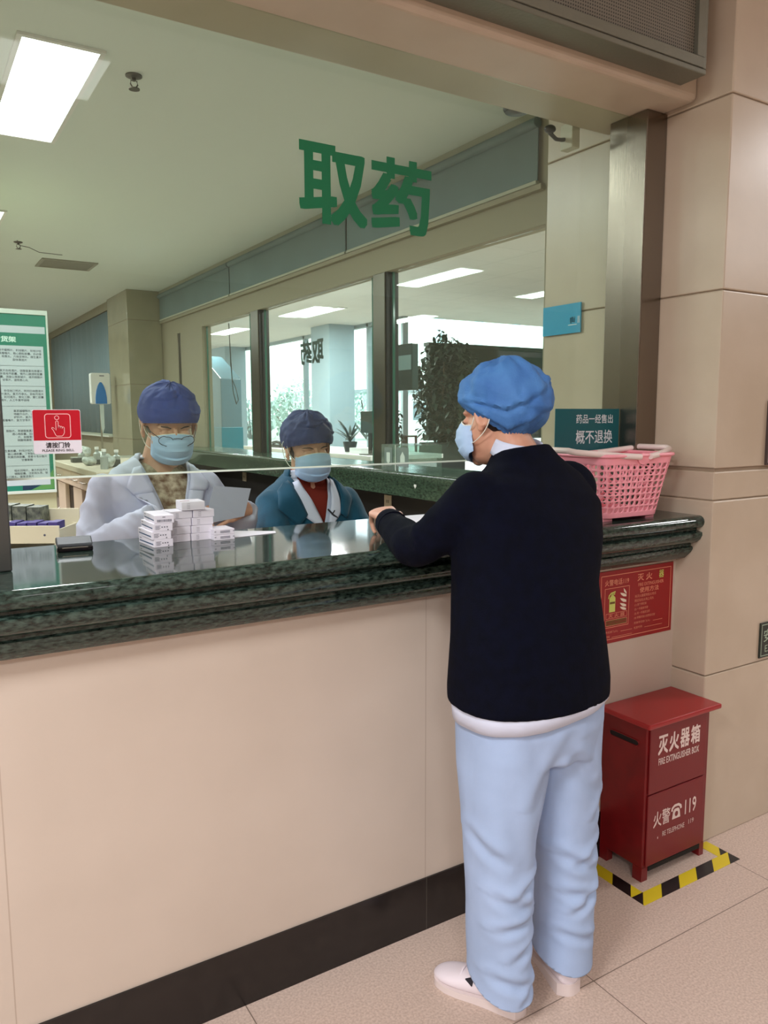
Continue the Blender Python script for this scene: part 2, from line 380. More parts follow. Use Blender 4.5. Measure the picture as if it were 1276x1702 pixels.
mb = MB(); line2(mb, rrect(.026,.036,.080,.090,.006), .0016, F, .0008, True)
line2(mb, [(.0515+.0045*math.cos(R(a)), .0815+.0045*math.sin(R(a))) for a in range(0,360,24)], .0013, F, .0008, True)
line2(mb, [(.0405,.0595),(.0395,.0575),(.0425,.054),(.0475,.0425),(.0500,.0398),(.0610,.0398),(.0640,.0425),(.0665,.0480),(.0665,.0590),(.0650,.0605),(.0630,.0600),(.0620,.0560),(.0620,.0610),(.0603,.0622),(.0587,.0612),(.0580,.0570),(.0580,.0620),(.0562,.0635),(.0545,.0622),(.0540,.0575),(.0540,.0725),(.0525,.0742),(.0502,.0742),(.0488,.0725),(.0488,.0530),(.0435,.0590)], .0013, F, .0009, True)
obj('pointing_hand_icon', mb, mat('pale_pink_line', (246,190,190), .5), t)
mb = MB(); letters(mb, '请按门铃', .0515, .0195, .052, .0125, F, .02); letters(mb, 'PLEASE RING BELL', .0515, .0075, .068, .0052, F, .015); obj('lettering', mb, mat('black_lettering', (30,24,30), .5), t)

t = empty('no_returns_sign', (2.0,.186,1.43), 'teal sign about no drug returns with white lettering on glass above pink basket', 'sign')
F = ((1.850,.1850,1.343+.01),(1,0,0),(0,0,1))
obj('panel', box((1.850,.185,1.353),(2.153,.1875,1.500)), mat('teal_sign', (14,92,100), .4), t)
mb = MB(); letters(mb, '药品一经售出', .183, .113, .176, .030, F, .012); letters(mb, '概不退换', .183, .052, .176, .046, F, .012); obj('lettering', mb, mat('sign_lettering_pale', (214,226,232), .5), t)

t = empty('extinguisher_notice', (2.05,-.004,.858), 'red fire extinguisher instruction notice with extinguisher icon under the counter edge', 'notice')
F = ((1.870,-.003,.737),(1,0,0),(0,0,1)); W_, H_ = .366, .241
obj('panel', box((1.870,-.003,.737),(1.870+W_,-.0003,.737+H_)), mat('notice_red', (150,16,22), .4), t)
mb = MB(); pk = mat('notice_pink_lettering', (232,150,120), .5)
outline2(mb, .014,.012,W_-.012,H_-.014, .0022, F); outline2(mb, .032,.052,.148,.184, .0018, F)
outline2(mb, .040,.082,.140,.100, .0012, F); outline2(mb, .040,.058,.140,.078, .0012, F)
letters(mb, '火警电话119', .088, .202, .112, .020, F, .01); letters(mb, '灭 火', .222, .205, .072, .024, F, .012)
letters(mb, 'FIRE EXTINGUISHER', .254, .180, .126, .011, F, .004); letters(mb, '使用方法', .246, .161, .094, .018, F, .012)
for i, s in enumerate(('将灭火器提到起火地点','附近站在火场上风头','⑴ 拔下保险销','⑵ 一手握紧喷管','⑶ 另一手握紧压把','⑷ 喷嘴对准火焰根部扫射')):
    letters(mb, s.replace('⑴','(1)').replace('⑵','(2)').replace('⑶','(3)').replace('⑷','(4)'), .176, .142-.0148*i, None, .0098, F, .008, align='l')
letters(mb, '检查责任部门(人):', .176, .051, .080, .0085, F, .006, align='l'); rect2(mb, .270,.047,.318,.0482, F)
letters(mb, '检查时间:', .176, .035, .042, .0085, F, .006, align='l'); rect2(mb, .228,.030,.318,.0312, F)
letters(mb, '维护责任部门(人):', .020, .037, .080, .0085, F, .006, align='l'); rect2(mb, .112,.033,.168,.0342, F)
letters(mb, '维护时间:', .020, .022, .042, .0085, F, .006, align='l'); rect2(mb, .070,.018,.168,.0192, F)
letters(mb, '灭 火 器', .090, .091, .076, .0125, F, .006)
obj('lettering', mb, pk, t)
mb = MB(); yl = mat('luminous_yellow', (206,214,110), .5)
poly2(mb, [(.054,.104),(.082,.104),(.082,.150),(.076,.157),(.060,.157),(.054,.150)], F)
poly2(mb, [(.062,.157),(.074,.157),(.074,.163),(.062,.163)], F); line2(mb, [(.050,.150),(.053,.160),(.062,.167),(.082,.170)], .0045, F); line2(mb, [(.066,.163),(.080,.163)], .004, F)
obj('extinguisher_icon', mb, yl, t)
obj('lettering', letters(MB(), '器', .305, .206, .024, .026, F, .012), yl, t)
mb = MB()
for j, (y, s) in enumerate(((.158,1.),(.140,1.05),(.124,.95),(.112,.9))):
    poly2(mb, [(.104,y+.006*s),(.110,y-.002),(.120,y-.008*s),(.134,y-.010*s),(.134,y-.003*s),(.122,y+.002)], F)
poly2(mb, [(.120,.178),(.122,.166),(.134,.156),(.134,.163),(.128,.170)], F)
obj('flame_icon', mb, mat('pale_icon', (236,220,200), .5), t)
mb = MB(); rect2(mb, .056,.131,.080,.138, F, .0012); obj('icon_label', mb, mat('olive_label', (110,80,30), .5), t); obj('name_strip', rect2(MB(), .0412,.0592,.1388,.0768, F, .0006), mat('olive_label'), t)
mb = MB(); letters(mb, 'FIRE EXTINGUISHER', .090, .068, .092, .011, F, .0, .0011); obj('lettering', mb, MATS['notice_red'], t)

t = empty('exit_sign', (2.72,-.137,.68), 'small dark green safety exit sign low on the beige pillar at the edge', 'sign')
F = ((2.547,-.1400,.617),(1,0,0),(0,0,1))
obj('panel', box((2.547,-.14,.617),(2.907,-.1343,.745)), mat('exit_dark_green', (26,38,30), .4), t, bevel=.001)
mb = MB(); outline2(mb, .006,.006,.354,.122, .003, F); letters(mb, '安全出口', .020, .080, .20, .046, F, .01, align='l'); letters(mb, 'EXIT', .030, .032, None, .024, F, .006, align='l')
obj('lettering', mb, mat('exit_pale_green', (160,180,160), .5), t)
t = empty('wall_plaque', (2.66,-.135,1.42), 'framed plaque on the beige pillar above the exit sign, cut by the photo edge', 'plaque')
obj('panel', box((2.532,-.1365,1.312),(2.80,-.131,1.52)), mat('plaque_pale', (196,176,172), .4), t)
mb = MB(); F = ((2.526,-.1385,1.306),(1,0,0),(0,0,1))
for a, b in (((2.526,-.139,1.306),(2.806,-.131,1.314)),((2.526,-.139,1.518),(2.806,-.131,1.526)),((2.526,-.139,1.314),(2.533,-.131,1.518)),((2.799,-.139,1.314),(2.806,-.131,1.518))): mb.box(a, b)
obj('frame', mb, mat('plaque_frame', (70,58,56), .4), t)
t = empty('reflected_sign_plate', (2.249,.575,1.85), 'pale blue plate standing in for a reflected enquiry sign on the inner side of the pillar', 'sign')  # a sign's reflection, built as a solid plate
obj('panel', box((2.247,.474,1.795),(2.2525,.679,1.908)), mat('reflected_sign_cyan', (40,160,205), .25), t)
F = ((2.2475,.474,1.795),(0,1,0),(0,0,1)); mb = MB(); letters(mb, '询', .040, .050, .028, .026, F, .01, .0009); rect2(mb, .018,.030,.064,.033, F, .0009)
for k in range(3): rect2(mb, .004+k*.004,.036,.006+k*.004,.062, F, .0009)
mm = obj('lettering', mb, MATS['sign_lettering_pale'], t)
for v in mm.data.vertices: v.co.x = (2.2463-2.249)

# ------------------------------------------------------------------ fire extinguisher box and floor tape
t = empty('extinguisher_box', (2.068,-.095,0), 'red metal fire extinguisher box standing on the floor against the wall', 'extinguisher box')
M_fire = mat('fire_red_paint', (122,17,21), .38, var=.12, vscale=14); M_fire2 = mat('fire_red_door', (118,22,26), .42)
bx0, bx1, by0, by1 = 1.913, 2.222, -.185, -.002
mb = MB().box((bx0,by0+.004,.045),(bx1,by1,.515)); body = obj('body', mb, M_fire, t, bevel=.003)
mb = MB()
mb.prism([(bx0-.002,by0,.515),(bx1+.002,by0,.515),(bx1+.022,by0-.016,.520),(bx0-.018,by0-.016,.520)], (0,0,.002))
lid = obj('lid', MB().box((bx0-.018,by0-.020,.515),(bx1+.030,by1+.0005,.532)), mat('fire_red_lid', (156,34,36), .35), t, bevel=.005)
for x0, x1 in ((bx0,bx0+.028),(bx1-.022,bx1)):
    for y0, y1 in ((by0+.004,by0+.04),(by1-.035,by1)):
        mb = MB(); mb.prism([(x0,y0,0),(x1,y0,0),(x1,y1,0),(x0,y1,0)], (0,0,.046)); obj('leg', mb, M_fire, t)
d1 = obj('door', box((bx0+.012,by0-.002,.292),(bx1-.020,by0+.0035,.508)), M_fire2, t, bevel=.002)
d2 = obj('door', box((bx0+.012,by0-.002,.050),(bx1-.020,by0+.0035,.287)), M_fire2, t, bevel=.002)
F = ((bx0,by0-.002,0),(1,0,0),(0,0,1)); M_lw2 = mat('stencil_white', (226,206,200), .6)
mb = MB()
for i, ch in enumerate('灭火器箱'): letters(mb, ch, .072+.053*i, .446, .044, .060, F, .025)
letters(mb, 'FIRE EXTINGUISHER BOX', .152, .392, .198, .022, F, .018); obj('lettering', mb, M_lw2, d1)
mb = MB(); letters(mb, '火警', .080, .200, .080, .052, F, .01); letters(mb, '119', .222, .203, .056, .050, F, .012); letters(mb, 'RE TELEPHONE', .140, .143, .108, .017, F, .0); letters(mb, '119', .228, .147, .026, .016, F, .0)
poly2(mb, [(.062,.132),(.065,.134),(.064,.141),(.061,.138)], F)
# telephone symbol
line2(mb, [(.128,.206),(.130,.216),(.141,.223),(.160,.223),(.171,.216),(.173,.206)], .009, F)
poly2(mb, [(.130,.178),(.171,.178),(.167,.203),(.160,.212),(.141,.212),(.134,.203)], F); 
obj('lettering', mb, M_lw2, d2)
mb = MB(); poly2(mb, [(.1505+.008*math.cos(R(a)), .194+.009*math.sin(R(a))) for a in range(0,360,24)], F, .0014); obj('telephone_dial', mb, M_fire2, d2)
mb = MB()                                                              # recessed oval hand hold on the side
P = [(bx0-.0008, by0+.092+.048*cx+.012*math.cos(R(a)), .452+.010*math.sin(R(a))) for cx, r_ in ((1,range(-90,91,15)),(-1,range(90,271,15))) for a in r_]
mb.prism(P, (.012,0,0)); obj('hand_slot', mb, mat('slot_black', (10,6,6), .7), t)
ring = MB(); ring.tube([Vector(p)+Vector((-.0005,0,0)) for p in P], .0022, 6, closed=True); obj('slot_rim', ring, M_fire, t)
obj('base_opening', box((bx0+.03,by0+.0025,.030),(bx1-.024,by0+.01,.0449)), MATS['slot_black'], t)
mt = bpy.data.materials.new('hazard_stripes'); mt.use_nodes = True; nt = mt.node_tree; b = nt.nodes['Principled BSDF']
tc = nt.nodes.new('ShaderNodeTexCoord'); sp = nt.nodes.new('ShaderNodeSeparateXYZ'); nt.links.new(tc.outputs['Object'], sp.inputs[0])
k = math_node(nt, 'GREATER_THAN', math_node(nt, 'FLOORED_MODULO', math_node(nt, 'DIVIDE', math_node(nt, 'ADD', sp.outputs[0], math_node(nt, 'MULTIPLY', sp.outputs[1], -1.15)), .17), 1.), .5)
mx = nt.nodes.new('ShaderNodeMix'); mx.data_type = 'RGBA'; nt.links.new(k, mx.inputs[0]); mx.inputs[6].default_value = lin((214,190,34)); mx.inputs[7].default_value = lin((24,16,16))
nt.links.new(mx.outputs[2], b.inputs['Base Color']); b.inputs['Roughness'].default_value = .4
o = obj('hazard_tape', box((1.827,-.267,.0002),(2.300,-.219,.0012)), mt, loc=(1.853,-.24,0)); tag(o, 'yellow and black striped floor tape along the front of the red box', 'floor tape')
o = obj('hazard_tape', box((1.827,-.2185,.0002),(1.875,-.007,.0012)), mt, loc=(1.8,-.09,0)); tag(o, 'yellow and black floor tape on the side of the red box nearest the standing customer', 'floor tape')
o = obj('hazard_tape', box((2.252,-.2185,.0002),(2.300,-.138,.0012)), mt, loc=(2.246,-.16,0)); tag(o, 'short striped floor tape between the red box and the beige pillar', 'floor tape')

# ------------------------------------------------------------------ pink basket
t = empty('shopping_basket', (1.975,.04,ZL), 'pink plastic shopping basket with oval holes and white handles on the counter end', 'basket')
M_pink = mat('pink_plastic', (246,160,174), .35); M_pinkin = M_pink
def bk(u, v):
    """basket wall: u runs round the rounded rectangle (0..1), v up the height"""
    e = v; cx, cy = 1.972+.010*e, .052
    hx, hy =   .130+.028*e+.010*e*e, .098+.022*e; r = .04
    segs = [(2*(hx-r)), math.pi*r/2, 2*(hy-r), math.pi*r/2]*2
    L = sum(segs); s = (u % 1.)*L; z = ZL+.012+.195*v
    pts = [((-1,-1),(1,0)),((1,-1),None),((1,-1),(0,1)),((1,1),None),((1,1),(-1,0)),((-1,1),None),((-1,1),(0,-1)),((-1,-1),None)]
    for i, sl in enumerate(segs):
        if s <= sl or i == 7:
            (sx, sy), d = pts[i]
            if d: 
                st = {0:(-(hx-r),-hy),2:(hx,-(hy-r)),4:(hx-r,hy),6:(-hx,hy-r)}[i]
                return Vector((cx+st[0]+d[0]*s, cy+st[1]+d[1]*s, z))
            a0 = {1:-90,3:0,5:90,7:180}[i]; a = R(a0+90*s/sl)
            return Vector((cx+sx*(hx-r)+r*math.cos(a), cy+sy*(hy-r)+r*math.sin(a), z))
        s -= sl
NU, NV = 38, 8
mb = MB(); key = {}
def gv(u, v):
    k = (round(u % 1., 5), round(v, 5))
    if k not in key: key[k] = len(mb.v); mb.v.append(bk(u, v))
    return key[k]
for j in range(NV):
    for i in range(NU):
        v0, v1 = .07+.80*j/NV, .07+.80*(j+1)/NV; sh = .0
        u0, u1 = i/NU, (i+1)/NU
        solid = False
        um, vm = (u0+u1)/2, (v0+v1)/2
        rad = [(math.cos(R(22.5+45*q)), math.sin(R(22.5+45*q))) for q in range(8)]
        oc = [(u1,vm),(u1,v1),(um,v1),(u0,v1),(u0,vm),(u0,v0),(um,v0),(u1,v0)]
        out = [gv(a, b_) for a, b_ in oc]
        inn = []
        for q in range(16):
            a = R(q*22.5); du, dv = .37*math.cos(a), .42*math.sin(a); du += dv*.35
            inn.append(len(mb.v)); mb.v.append(bk(um+du*(u1-u0), vm+dv*(v1-v0)))
        for q in range(8):
            q2 = (q+1) % 8
            mb.f.append((out[q], out[q2], inn[(2*q+1) % 16], inn[2*q])); mb.f.append((out[q2], inn[(2*q+2) % 16], inn[(2*q+1) % 16]))
M2 = NU*2
for v0, v1 in ((0,.07),(.87,.95),(.95,1.0)):
    for i in range(M2): mb.f.append((gv(i/M2,v0), gv((i+1)/M2,v0), gv((i+1)/M2,v1), gv(i/M2,v1)))
mb.f.append(tuple(gv(i/M2, 0) for i in range(M2-1, -1, -1)))
obj('body', mb, M_pink, t, smooth=40, mods=[('SOLIDIFY', dict(thickness=.0028, offset=-1))])
rim = [bk(i/72, 1.0) for i in range(72)]
obj('rim', MB().tube([p+Vector((0,0,.0)) for p in rim], [(.006,.008)]*72, 10, closed=True), M_pink, t, smooth=60)
mb = MB(); cc = Vector((1.985,-.071,ZL+.200))
mb.prism([cc+Vector((.026*math.cos(R(a)),0,.018*math.sin(R(a))-.004)) for a in range(0,360,15)], (0,.006,0)); obj('pivot_lug', mb, M_pink, t, bevel=.001)
mb = MB(); mb.prism([cc+Vector((.026*math.cos(R(a)),.247,.018*math.sin(R(a))-.004)) for a in range(0,360,15)], (0,-.006,0)); obj('pivot_lug', mb, M_pink, t, bevel=.001)
for sgn in (-1, 1):
    P = []
    for i in range(25):
        a = i/24; s = math.sin(math.pi*a); yy = -.076+.256*a
        xx = 1.985+sgn*(.022+(.236 if sgn < 0 else .165)*min(1, s*1.55)**.8); P.append(Vector((xx, yy, ZL+.203+.022*min(1, s*1.3))))
    h = obj('handle', MB().tube(P, [(.0095,.010)]*25, 10), mat('white_handle', (232,214,210), .4), t, smooth=60); h['label'] = 'white folded handle'
for x in (1.875, 2.07):
    obj('foot', box((x-.02,-.030,ZL+.0005),(x+.02,.134,ZL+.0125)), M_pink, t)

# ------------------------------------------------------------------ medicine boxes and papers on the counter
M_carton = mat('white_carton', (228,224,234), .55); M_blueband = mat('blue_band', (60,88,124), .5); M_ink = mat('grey_print', (96,96,110), .6)
def carton(name, c, size, yaw, label, cat='medicine box', group=None, style='side', z0=None):
    """white box; front faces -y (turned by yaw): printed end, blue band along the left side"""
    sx, sy, sz = size; mt_ = Matrix.Translation(Vector(c)) @ Matrix.Rotation(yaw, 4, 'Z')
    t = empty(name, c, label, cat, group)
    obj('carton', MB().box((-sx/2,-sy/2,0),(sx/2,sy/2,sz-.0004), mt_), M_carton, t, bevel=.0008)
    rx = mt_.to_3x3() @ Vector((1,0,0)); bk_ = mt_.to_3x3() @ Vector((0,1,0)); F = (mt_ @ Vector((-sx/2,-sy/2,0)), rx, Vector((0,0,1)))
    mb = MB()
    if style == 'barcode':
        x = sx*.12
        while x < sx*.86: w_ = random.choice((.0006,.0010,.0014)); rect2(mb, x, sz*.16, x+w_, sz*.48, F); x += w_+random.choice((.0008,.0012))
        rect2(mb, sx*.4,sz*.72,sx*.55,sz*.8, F)
    elif style == 'end':
        for k in range(4): rect2(mb, sx*.10, sz*(.25+.14*k), sx*(.32+.05*(k % 2)), sz*(.30+.14*k), F)
        for k in range(3): rect2(mb, sx*(.42+.13*k), sz*.45, sx*(.48+.13*k), sz*.6, F)
        rect2(mb, sx*.72, sz*.10, sx*.78, sz*.24, F)
    elif style == 'bars':
        for k in range(4): rect2(mb, sx*.22, sz*(.18+.18*k), sx*.36, sz*(.21+.18*k), F)
    else:
        for k in range(2): rect2(mb, sx*.30, sz*(.30+.24*k), sx*.78, sz*(.42+.24*k), F)
        rect2(mb, sx*.02,sz*.5,sx*.10,sz*.62, F); rect2(mb, sx*.92,sz*.5,sx*.99,sz*.62, F)
    obj('print', mb, M_ink, t)
    if style in ('barcode','end'):
        Fs = (mt_ @ Vector((-sx/2,sy/2,0)), -bk_, Vector((0,0,1))); mb = MB(); rect2(mb, sy*.06,sz*.30,sy*.94,sz*.46, Fs); obj('blue_band', mb, M_blueband, t)
        mb = MB(); rect2(mb, sy*.08,sz*.70,sy*.20,sz*.78, Fs); obj('brand_print', mb, M_ink, t)
    return t
gl = 'medicine boxes stacked on the counter'
names4 = ('bottom of','second from the bottom of','third from the bottom of','top of')
offs = ((.556,.315),(.5535,.3155),(.560,.316),(.5665,.3165))
for k in range(4):
    carton('medicine_box', (offs[k][0],offs[k][1],ZL+.0205*k), (.050,.118,.0205), R(4-2*k), 'blue-banded white medicine box lying end-on, %s the tallest end-on column' % names4[k], group=gl, style='barcode' if k == 3 else 'end')
for c, x in ((0,.618),(1,.6795)):
    for k in range(4):
        dx = (0,.0015,.0035,.007)[k]
        carton('medicine_box', (x+dx,.345+.001*k,ZL+.0208*k), (.059,.066,.0205), R(2+k*.6), 'plain white medicine box in the %s row of the double column, on the %s side' % (('bottom','second','third','top')[k], ('barcode-box','loose-paper')[c]), group=gl, style='bars')
t = carton('medicine_box', (.661,.345,ZL+.0836), (.062,.070,.0235), R(-4), 'white medicine box with a dark red mark lying on top of the double column', group=gl, style='bars')
mb = MB(); rect2(mb, -.026,.012,.0,.019, ((.655,.318,ZL+.0836+.0231),(1,0,0),(0,1,0)), .0004); obj('red_mark', mb, mat('dark_red_print', (150,26,44), .5), t)
for k in range(2): carton('medicine_box', (.733,.318,ZL+.0152*k), (.058,.07,.015), R(0), 'small flat white medicine box, %s of the low pair beside the stack' % ('lower','upper')[k], group=gl, style='flat')
def sheet(name, pts, label, thick=.0008, m=None, curl=.0):
    mb = MB(); mb.prism([Vector(p) for p in pts], (0,0,thick)); o = obj(name, mb, m or mat('white_paper', (226,224,232), .7), loc=(sum(p[0] for p in pts)/len(pts), sum(p[1] for p in pts)/len(pts), pts[0][2])); return tag(o, label, 'paper')
sheet('paper_slip', [(.770,.300,ZL+.0006),(.900,.318,ZL+.0006),(.912,.350,ZL+.0006),(.80,.43,ZL+.0006)], 'loose white prescription slip lying beside the small boxes on the counter')
sheet('paper_sheet', [(1.32,.20,ZL+.0006),(1.53,.22,ZL+.0006),(1.53,.43,ZL+.0006),(1.33,.438,ZL+.0006)], 'white form on the counter between the customer arms')
bag = MB()
t = empty('card_reader', (.356,.335,ZL), 'black hinged card reader lying on the counter beside the steel post', 'card reader')
mtx = Matrix.Translation((.357,.335,ZL)) @ Matrix.Rotation(R(-6), 4, 'Z')
obj('base', MB().box((-.042,-.028,.0),(.042,.040,.013), mtx), mat('glossy_black', (14,12,20), .12), t, bevel=.003)
mb = MB(); mb.prism([mtx @ Vector(p) for p in ((-.042,-.026,.0135),(-.042,.040,.0135),(-.042,.036,.030),(-.042,.016,.032),(-.042,-.018,.019))], mtx.to_3x3() @ Vector((.084,0,0))); obj('lid', mb, mat('charcoal_plastic', (44,48,54), .5), t, bevel=.003)
obj('chrome_strip', MB().box((-.030,-.0295,.0095),(.030,-.0275,.0115), mtx), M_steel, t)

# ------------------------------------------------------------------ ceiling things in the pharmacy
def ceiling_light(x0, y0, x1, y1, z, label, power, group, m_strength=5., louvre=True):
    t = empty('ceiling_light', ((x0+x1)/2,(y0+y1)/2,z), label, 'ceiling light', group)
    mb = MB()
    for a, b in (((x0-.02,y0-.02),(x1+.02,y0)),((x0-.02,y1),(x1+.02,y1+.02)),((x0-.02,y0),(x0,y1)),((x1,y0),(x1+.02,y1))): mb.box((a[0],a[1],z-.012),(b[0],b[1],z-.0005))
    obj('frame', mb, M_white, t)
    obj('diffuser', box((x0,y0,z-.008),(x1,y1,z-.001)), mat('lit_diffuser_%g' % m_strength, (255,255,255), .5, emit=((246,250,255), m_strength)), t)
    if louvre:
        mb = MB()
        for k in range(9):
            y = y0+(y1-y0)*(k+.5)/9; mb.box((x0,y-.004,z-.011),(x1,y+.004,z-.0085))
        mb.box(((x0+x1)/2-.006,y0,z-.011),((x0+x1)/2+.006,y1,z-.0085)); obj('louvre', mb, mat('louvre_white', (240,240,240), .3, emit=((246,250,255), m_strength*.5)), t)
    ld = bpy.data.lights.new('lamp', 'AREA'); ld.shape = 'RECTANGLE'; ld.size = x1-x0; ld.size_y = y1-y0; ld.energy = power; ld.color = (.94, .985, 1.) if power == LIGHTS['pharm'] else (.99, .99, 1.)
    lo = bpy.data.objects.new('lamp', ld); COL.objects.link(lo); lo.parent = t; lo.location = (0,0,-.02)
    return t
gp = 'recessed ceiling lights in the pharmacy'
ceiling_light(.515,1.79,.81,3.01,ZC,'bright recessed ceiling light with louvre nearest the service glass',LIGHTS['pharm'],gp)
ceiling_light(.465,4.75,.76,5.97,ZC,'recessed ceiling light deeper in the pharmacy, cut by the photo edge',LIGHTS['pharm'],gp)
for x, y in ((-1.3,1.79),(-1.3,4.75),(.465,8.0),(-1.3,8.0),(.465,11.0)):
    ceiling_light(x,y,x+.295,y+1.22,ZC,'recessed pharmacy ceiling light hidden from the customer side',LIGHTS['pharm'],gp)
gl2 = 'ceiling lights of the lobby'
ceiling_light(.469,-2.16,.911,-1.66,3.06,'square lobby ceiling light above the photographer',1.6,gl2,.9,False)
ceiling_light(4.4,-1.4,5.0,-.8,3.06,'added unseen square lobby light brightening the beige pillar front and the floor',30,gl2,3.,False)  # extra unseen lamp, added to lift the pillar front, floor and red box
for x, y in ((-1.4,-1.9),(-1.4,-4.2),(-3.4,-1.9),(-3.4,-4.2),(6.5,-3.4)):
    ceiling_light(x,y,x+.6,y+.6,3.06,'square lobby ceiling light out of the frame',LIGHTS['lobby'],gl2,3.,False)
for x, y in ((5.6,8.6),(4.3,11.0)): ceiling_light(x,y,x+.13,y+1.3,3.06,'long strip light on the lobby ceiling beyond the second windows, %s' % ('nearer' if y < 10 else 'farther'),LIGHTS['lobby2'],gl2,3.,False)
for x, y in ((4.3,2.0),(3.6,6.4)): ceiling_light(x,y,x+.10,y+1.3,3.06,'long strip light on the lobby ceiling out of view',LIGHTS['lobby2'],gl2,3.,False)
for x, y, l in ((.985,1.948,'brass fire sprinkler head on the ceiling beside the nearest light'),(.981,5.816,'small fire sprinkler head on the ceiling beside the air vent')):
    t = empty('sprinkler_head', (x,y,ZC), l, 'sprinkler'); s = 1.0
    obj('cover_plate', MB().lathe((x,y,ZC), [(.0,-.001),(.036,-.001),(.036,-.006),(.02,-.012),(.0,-.012)], 20), mat('dull_brass', (96,90,82), .4, .8), t, smooth=40)
    mb = MB().tube([(x,y,ZC-.012),(x,y,ZC-.024)], .009, 10); mb.tube([(x-.012,y,ZC-.022),(x-.016,y,ZC-.038),(x-.004,y,ZC-.056)], .003, 8).tube([(x+.012,y,ZC-.022),(x+.016,y,ZC-.038),(x+.004,y,ZC-.056)], .003, 8)
    obj('frame_arms', mb, mat('dark_brass', (70,62,54), .4, .8), t, smooth=50)
    obj('deflector', MB().lathe((x,y,ZC-.06), [(0,.006),(.024,.004),(.024,0),(0,0)], 16), MATS['dark_brass'], t)
t = empty('ceiling_vent', (1.51,6.66,ZC), 'slatted grey air vent set flush in the pharmacy ceiling', 'ceiling vent')
mb = MB()
for a, b in (((1.26,6.43),(1.77,6.46)),((1.26,6.85),(1.77,6.88)),((1.26,6.46),(1.29,6.85)),((1.74,6.46),(1.77,6.85))): mb.box((a[0],a[1],ZC-.012),(b[0],b[1],ZC-.0005))
obj('frame', mb, mat('vent_grey', (150,146,132), .5), t); mb = MB()
for k in range(14): mb.box((1.29,6.47+.027*k,ZC-.010),(1.74,6.485+.027*k,ZC-.004))
obj('slat_panel', mb, MATS['vent_grey'], t); obj('backing', box((1.29,6.46,ZC-.003),(1.74,6.85,ZC-.0006)), mat('vent_dark', (60,58,52), .8), t)
crack = [(.95,5.75),(1.0,5.95),(1.1,6.0),(1.22,6.18),(1.4,6.2)]
o = obj('ceiling_crack', MB().tube([Vector((x+.02*math.sin(9*x),y,ZC-.002)) for x, y in crack], .003, 6), MATS['vent_dark'], loc=(1.1,6.0,ZC)); tag(o, 'thin dark crack running across the ceiling near the vent', 'crack')
t = empty('security_camera', (2.06,.43,ZS), 'small white camera block with black cable loop under the lintel corner', 'camera')
obj('body', box((2.07,.40,2.435),(2.105,.43,ZS-.12+.12)), mat('offwhite_plastic', (200,196,176), .5), t, bevel=.003) if False else None
obj('body', box((2.078,.370,2.415),(2.115,.43,2.500)), mat('offwhite_plastic', (200,196,176), .5), t, bevel=.003)
obj('cable', MB().tube([Vector(p) for p in ((1.99,.40,2.474),(2.0,.40,2.455),(2.03,.40,2.440),(2.06,.405,2.444),(2.08,.41,2.45))], .007, 8), M_dark, t, smooth=60)
obj('junction', MB().ball((2.0,.40,2.468), (.022,.02,.014), 12, 8), M_dark, t, smooth=60)
o = obj('speaker_dome', MB().lathe((1.865,.42,2.50), [(0,.0),(.040,.004),(.046,.014),(.046,.03),(0,.03)], 24), M_dark, loc=(1.865,.42,2.52), smooth=40); tag(o, 'dark round dome device peeking below the inner edge of the lintel', 'dome')

# ------------------------------------------------------------------ people
def remesh(mb, voxel, smooth=4, factor=.5):
    """fuse overlapping closed shapes into one continuous skin"""
    me = bpy.data.meshes.new('fuse'); me.from_pydata([tuple(p) for p in mb.v], [], mb.f); me.update()
    o = bpy.data.objects.new('fuse', me); COL.objects.link(o)
    m = o.modifiers.new('r', 'REMESH'); m.mode = 'VOXEL'; m.voxel_size = voxel; m.adaptivity = 0
    if smooth: s = o.modifiers.new('s', 'SMOOTH'); s.factor = factor; s.iterations = smooth
    dg = bpy.context.evaluated_depsgraph_get(); e = bpy.data.meshes.new_from_object(o.evaluated_get(dg))
    out = MB(); out.v = [v.co.copy() for v in e.vertices]; out.f = [tuple(p.vertices) for p in e.polygons]
    bpy.data.objects.remove(o); bpy.data.meshes.remove(me); bpy.data.meshes.remove(e); return out
def displace(mb, fn):
    me = bpy.data.meshes.new('d'); me.from_pydata([tuple(p) for p in mb.v], [], mb.f); me.update()
    ns = [v.normal.copy() for v in me.vertices]; bpy.data.meshes.remove(me)
    mb.v = [p+n*fn(p, n) for p, n in zip(mb.v, ns)]; return mb
def nz(p, s): return noise.noise(Vector((p[0]*s[0], p[1]*s[1], p[2]*s[2])))
def ridge(p, s): return 1-abs(noise.noise(Vector((p[0]*s[0], p[1]*s[1], p[2]*s[2]))))*2
def head_frame(c, f_xy, pitch, roll=0.):
    a = math.atan2(f_xy[1], f_xy[0]); f = Vector((math.cos(a)*math.cos(pitch), math.sin(a)*math.cos(pitch), -math.sin(pitch)))
    r = f.cross(Vector((0,0,1))).normalized(); u = r.cross(f)
    if roll: r, u = r*math.cos(roll)+u*math.sin(roll), u*math.cos(roll)-r*math.sin(roll)
    m = Matrix((r, f, u)).transposed().to_4x4(); m.translation = Vector(c); return m
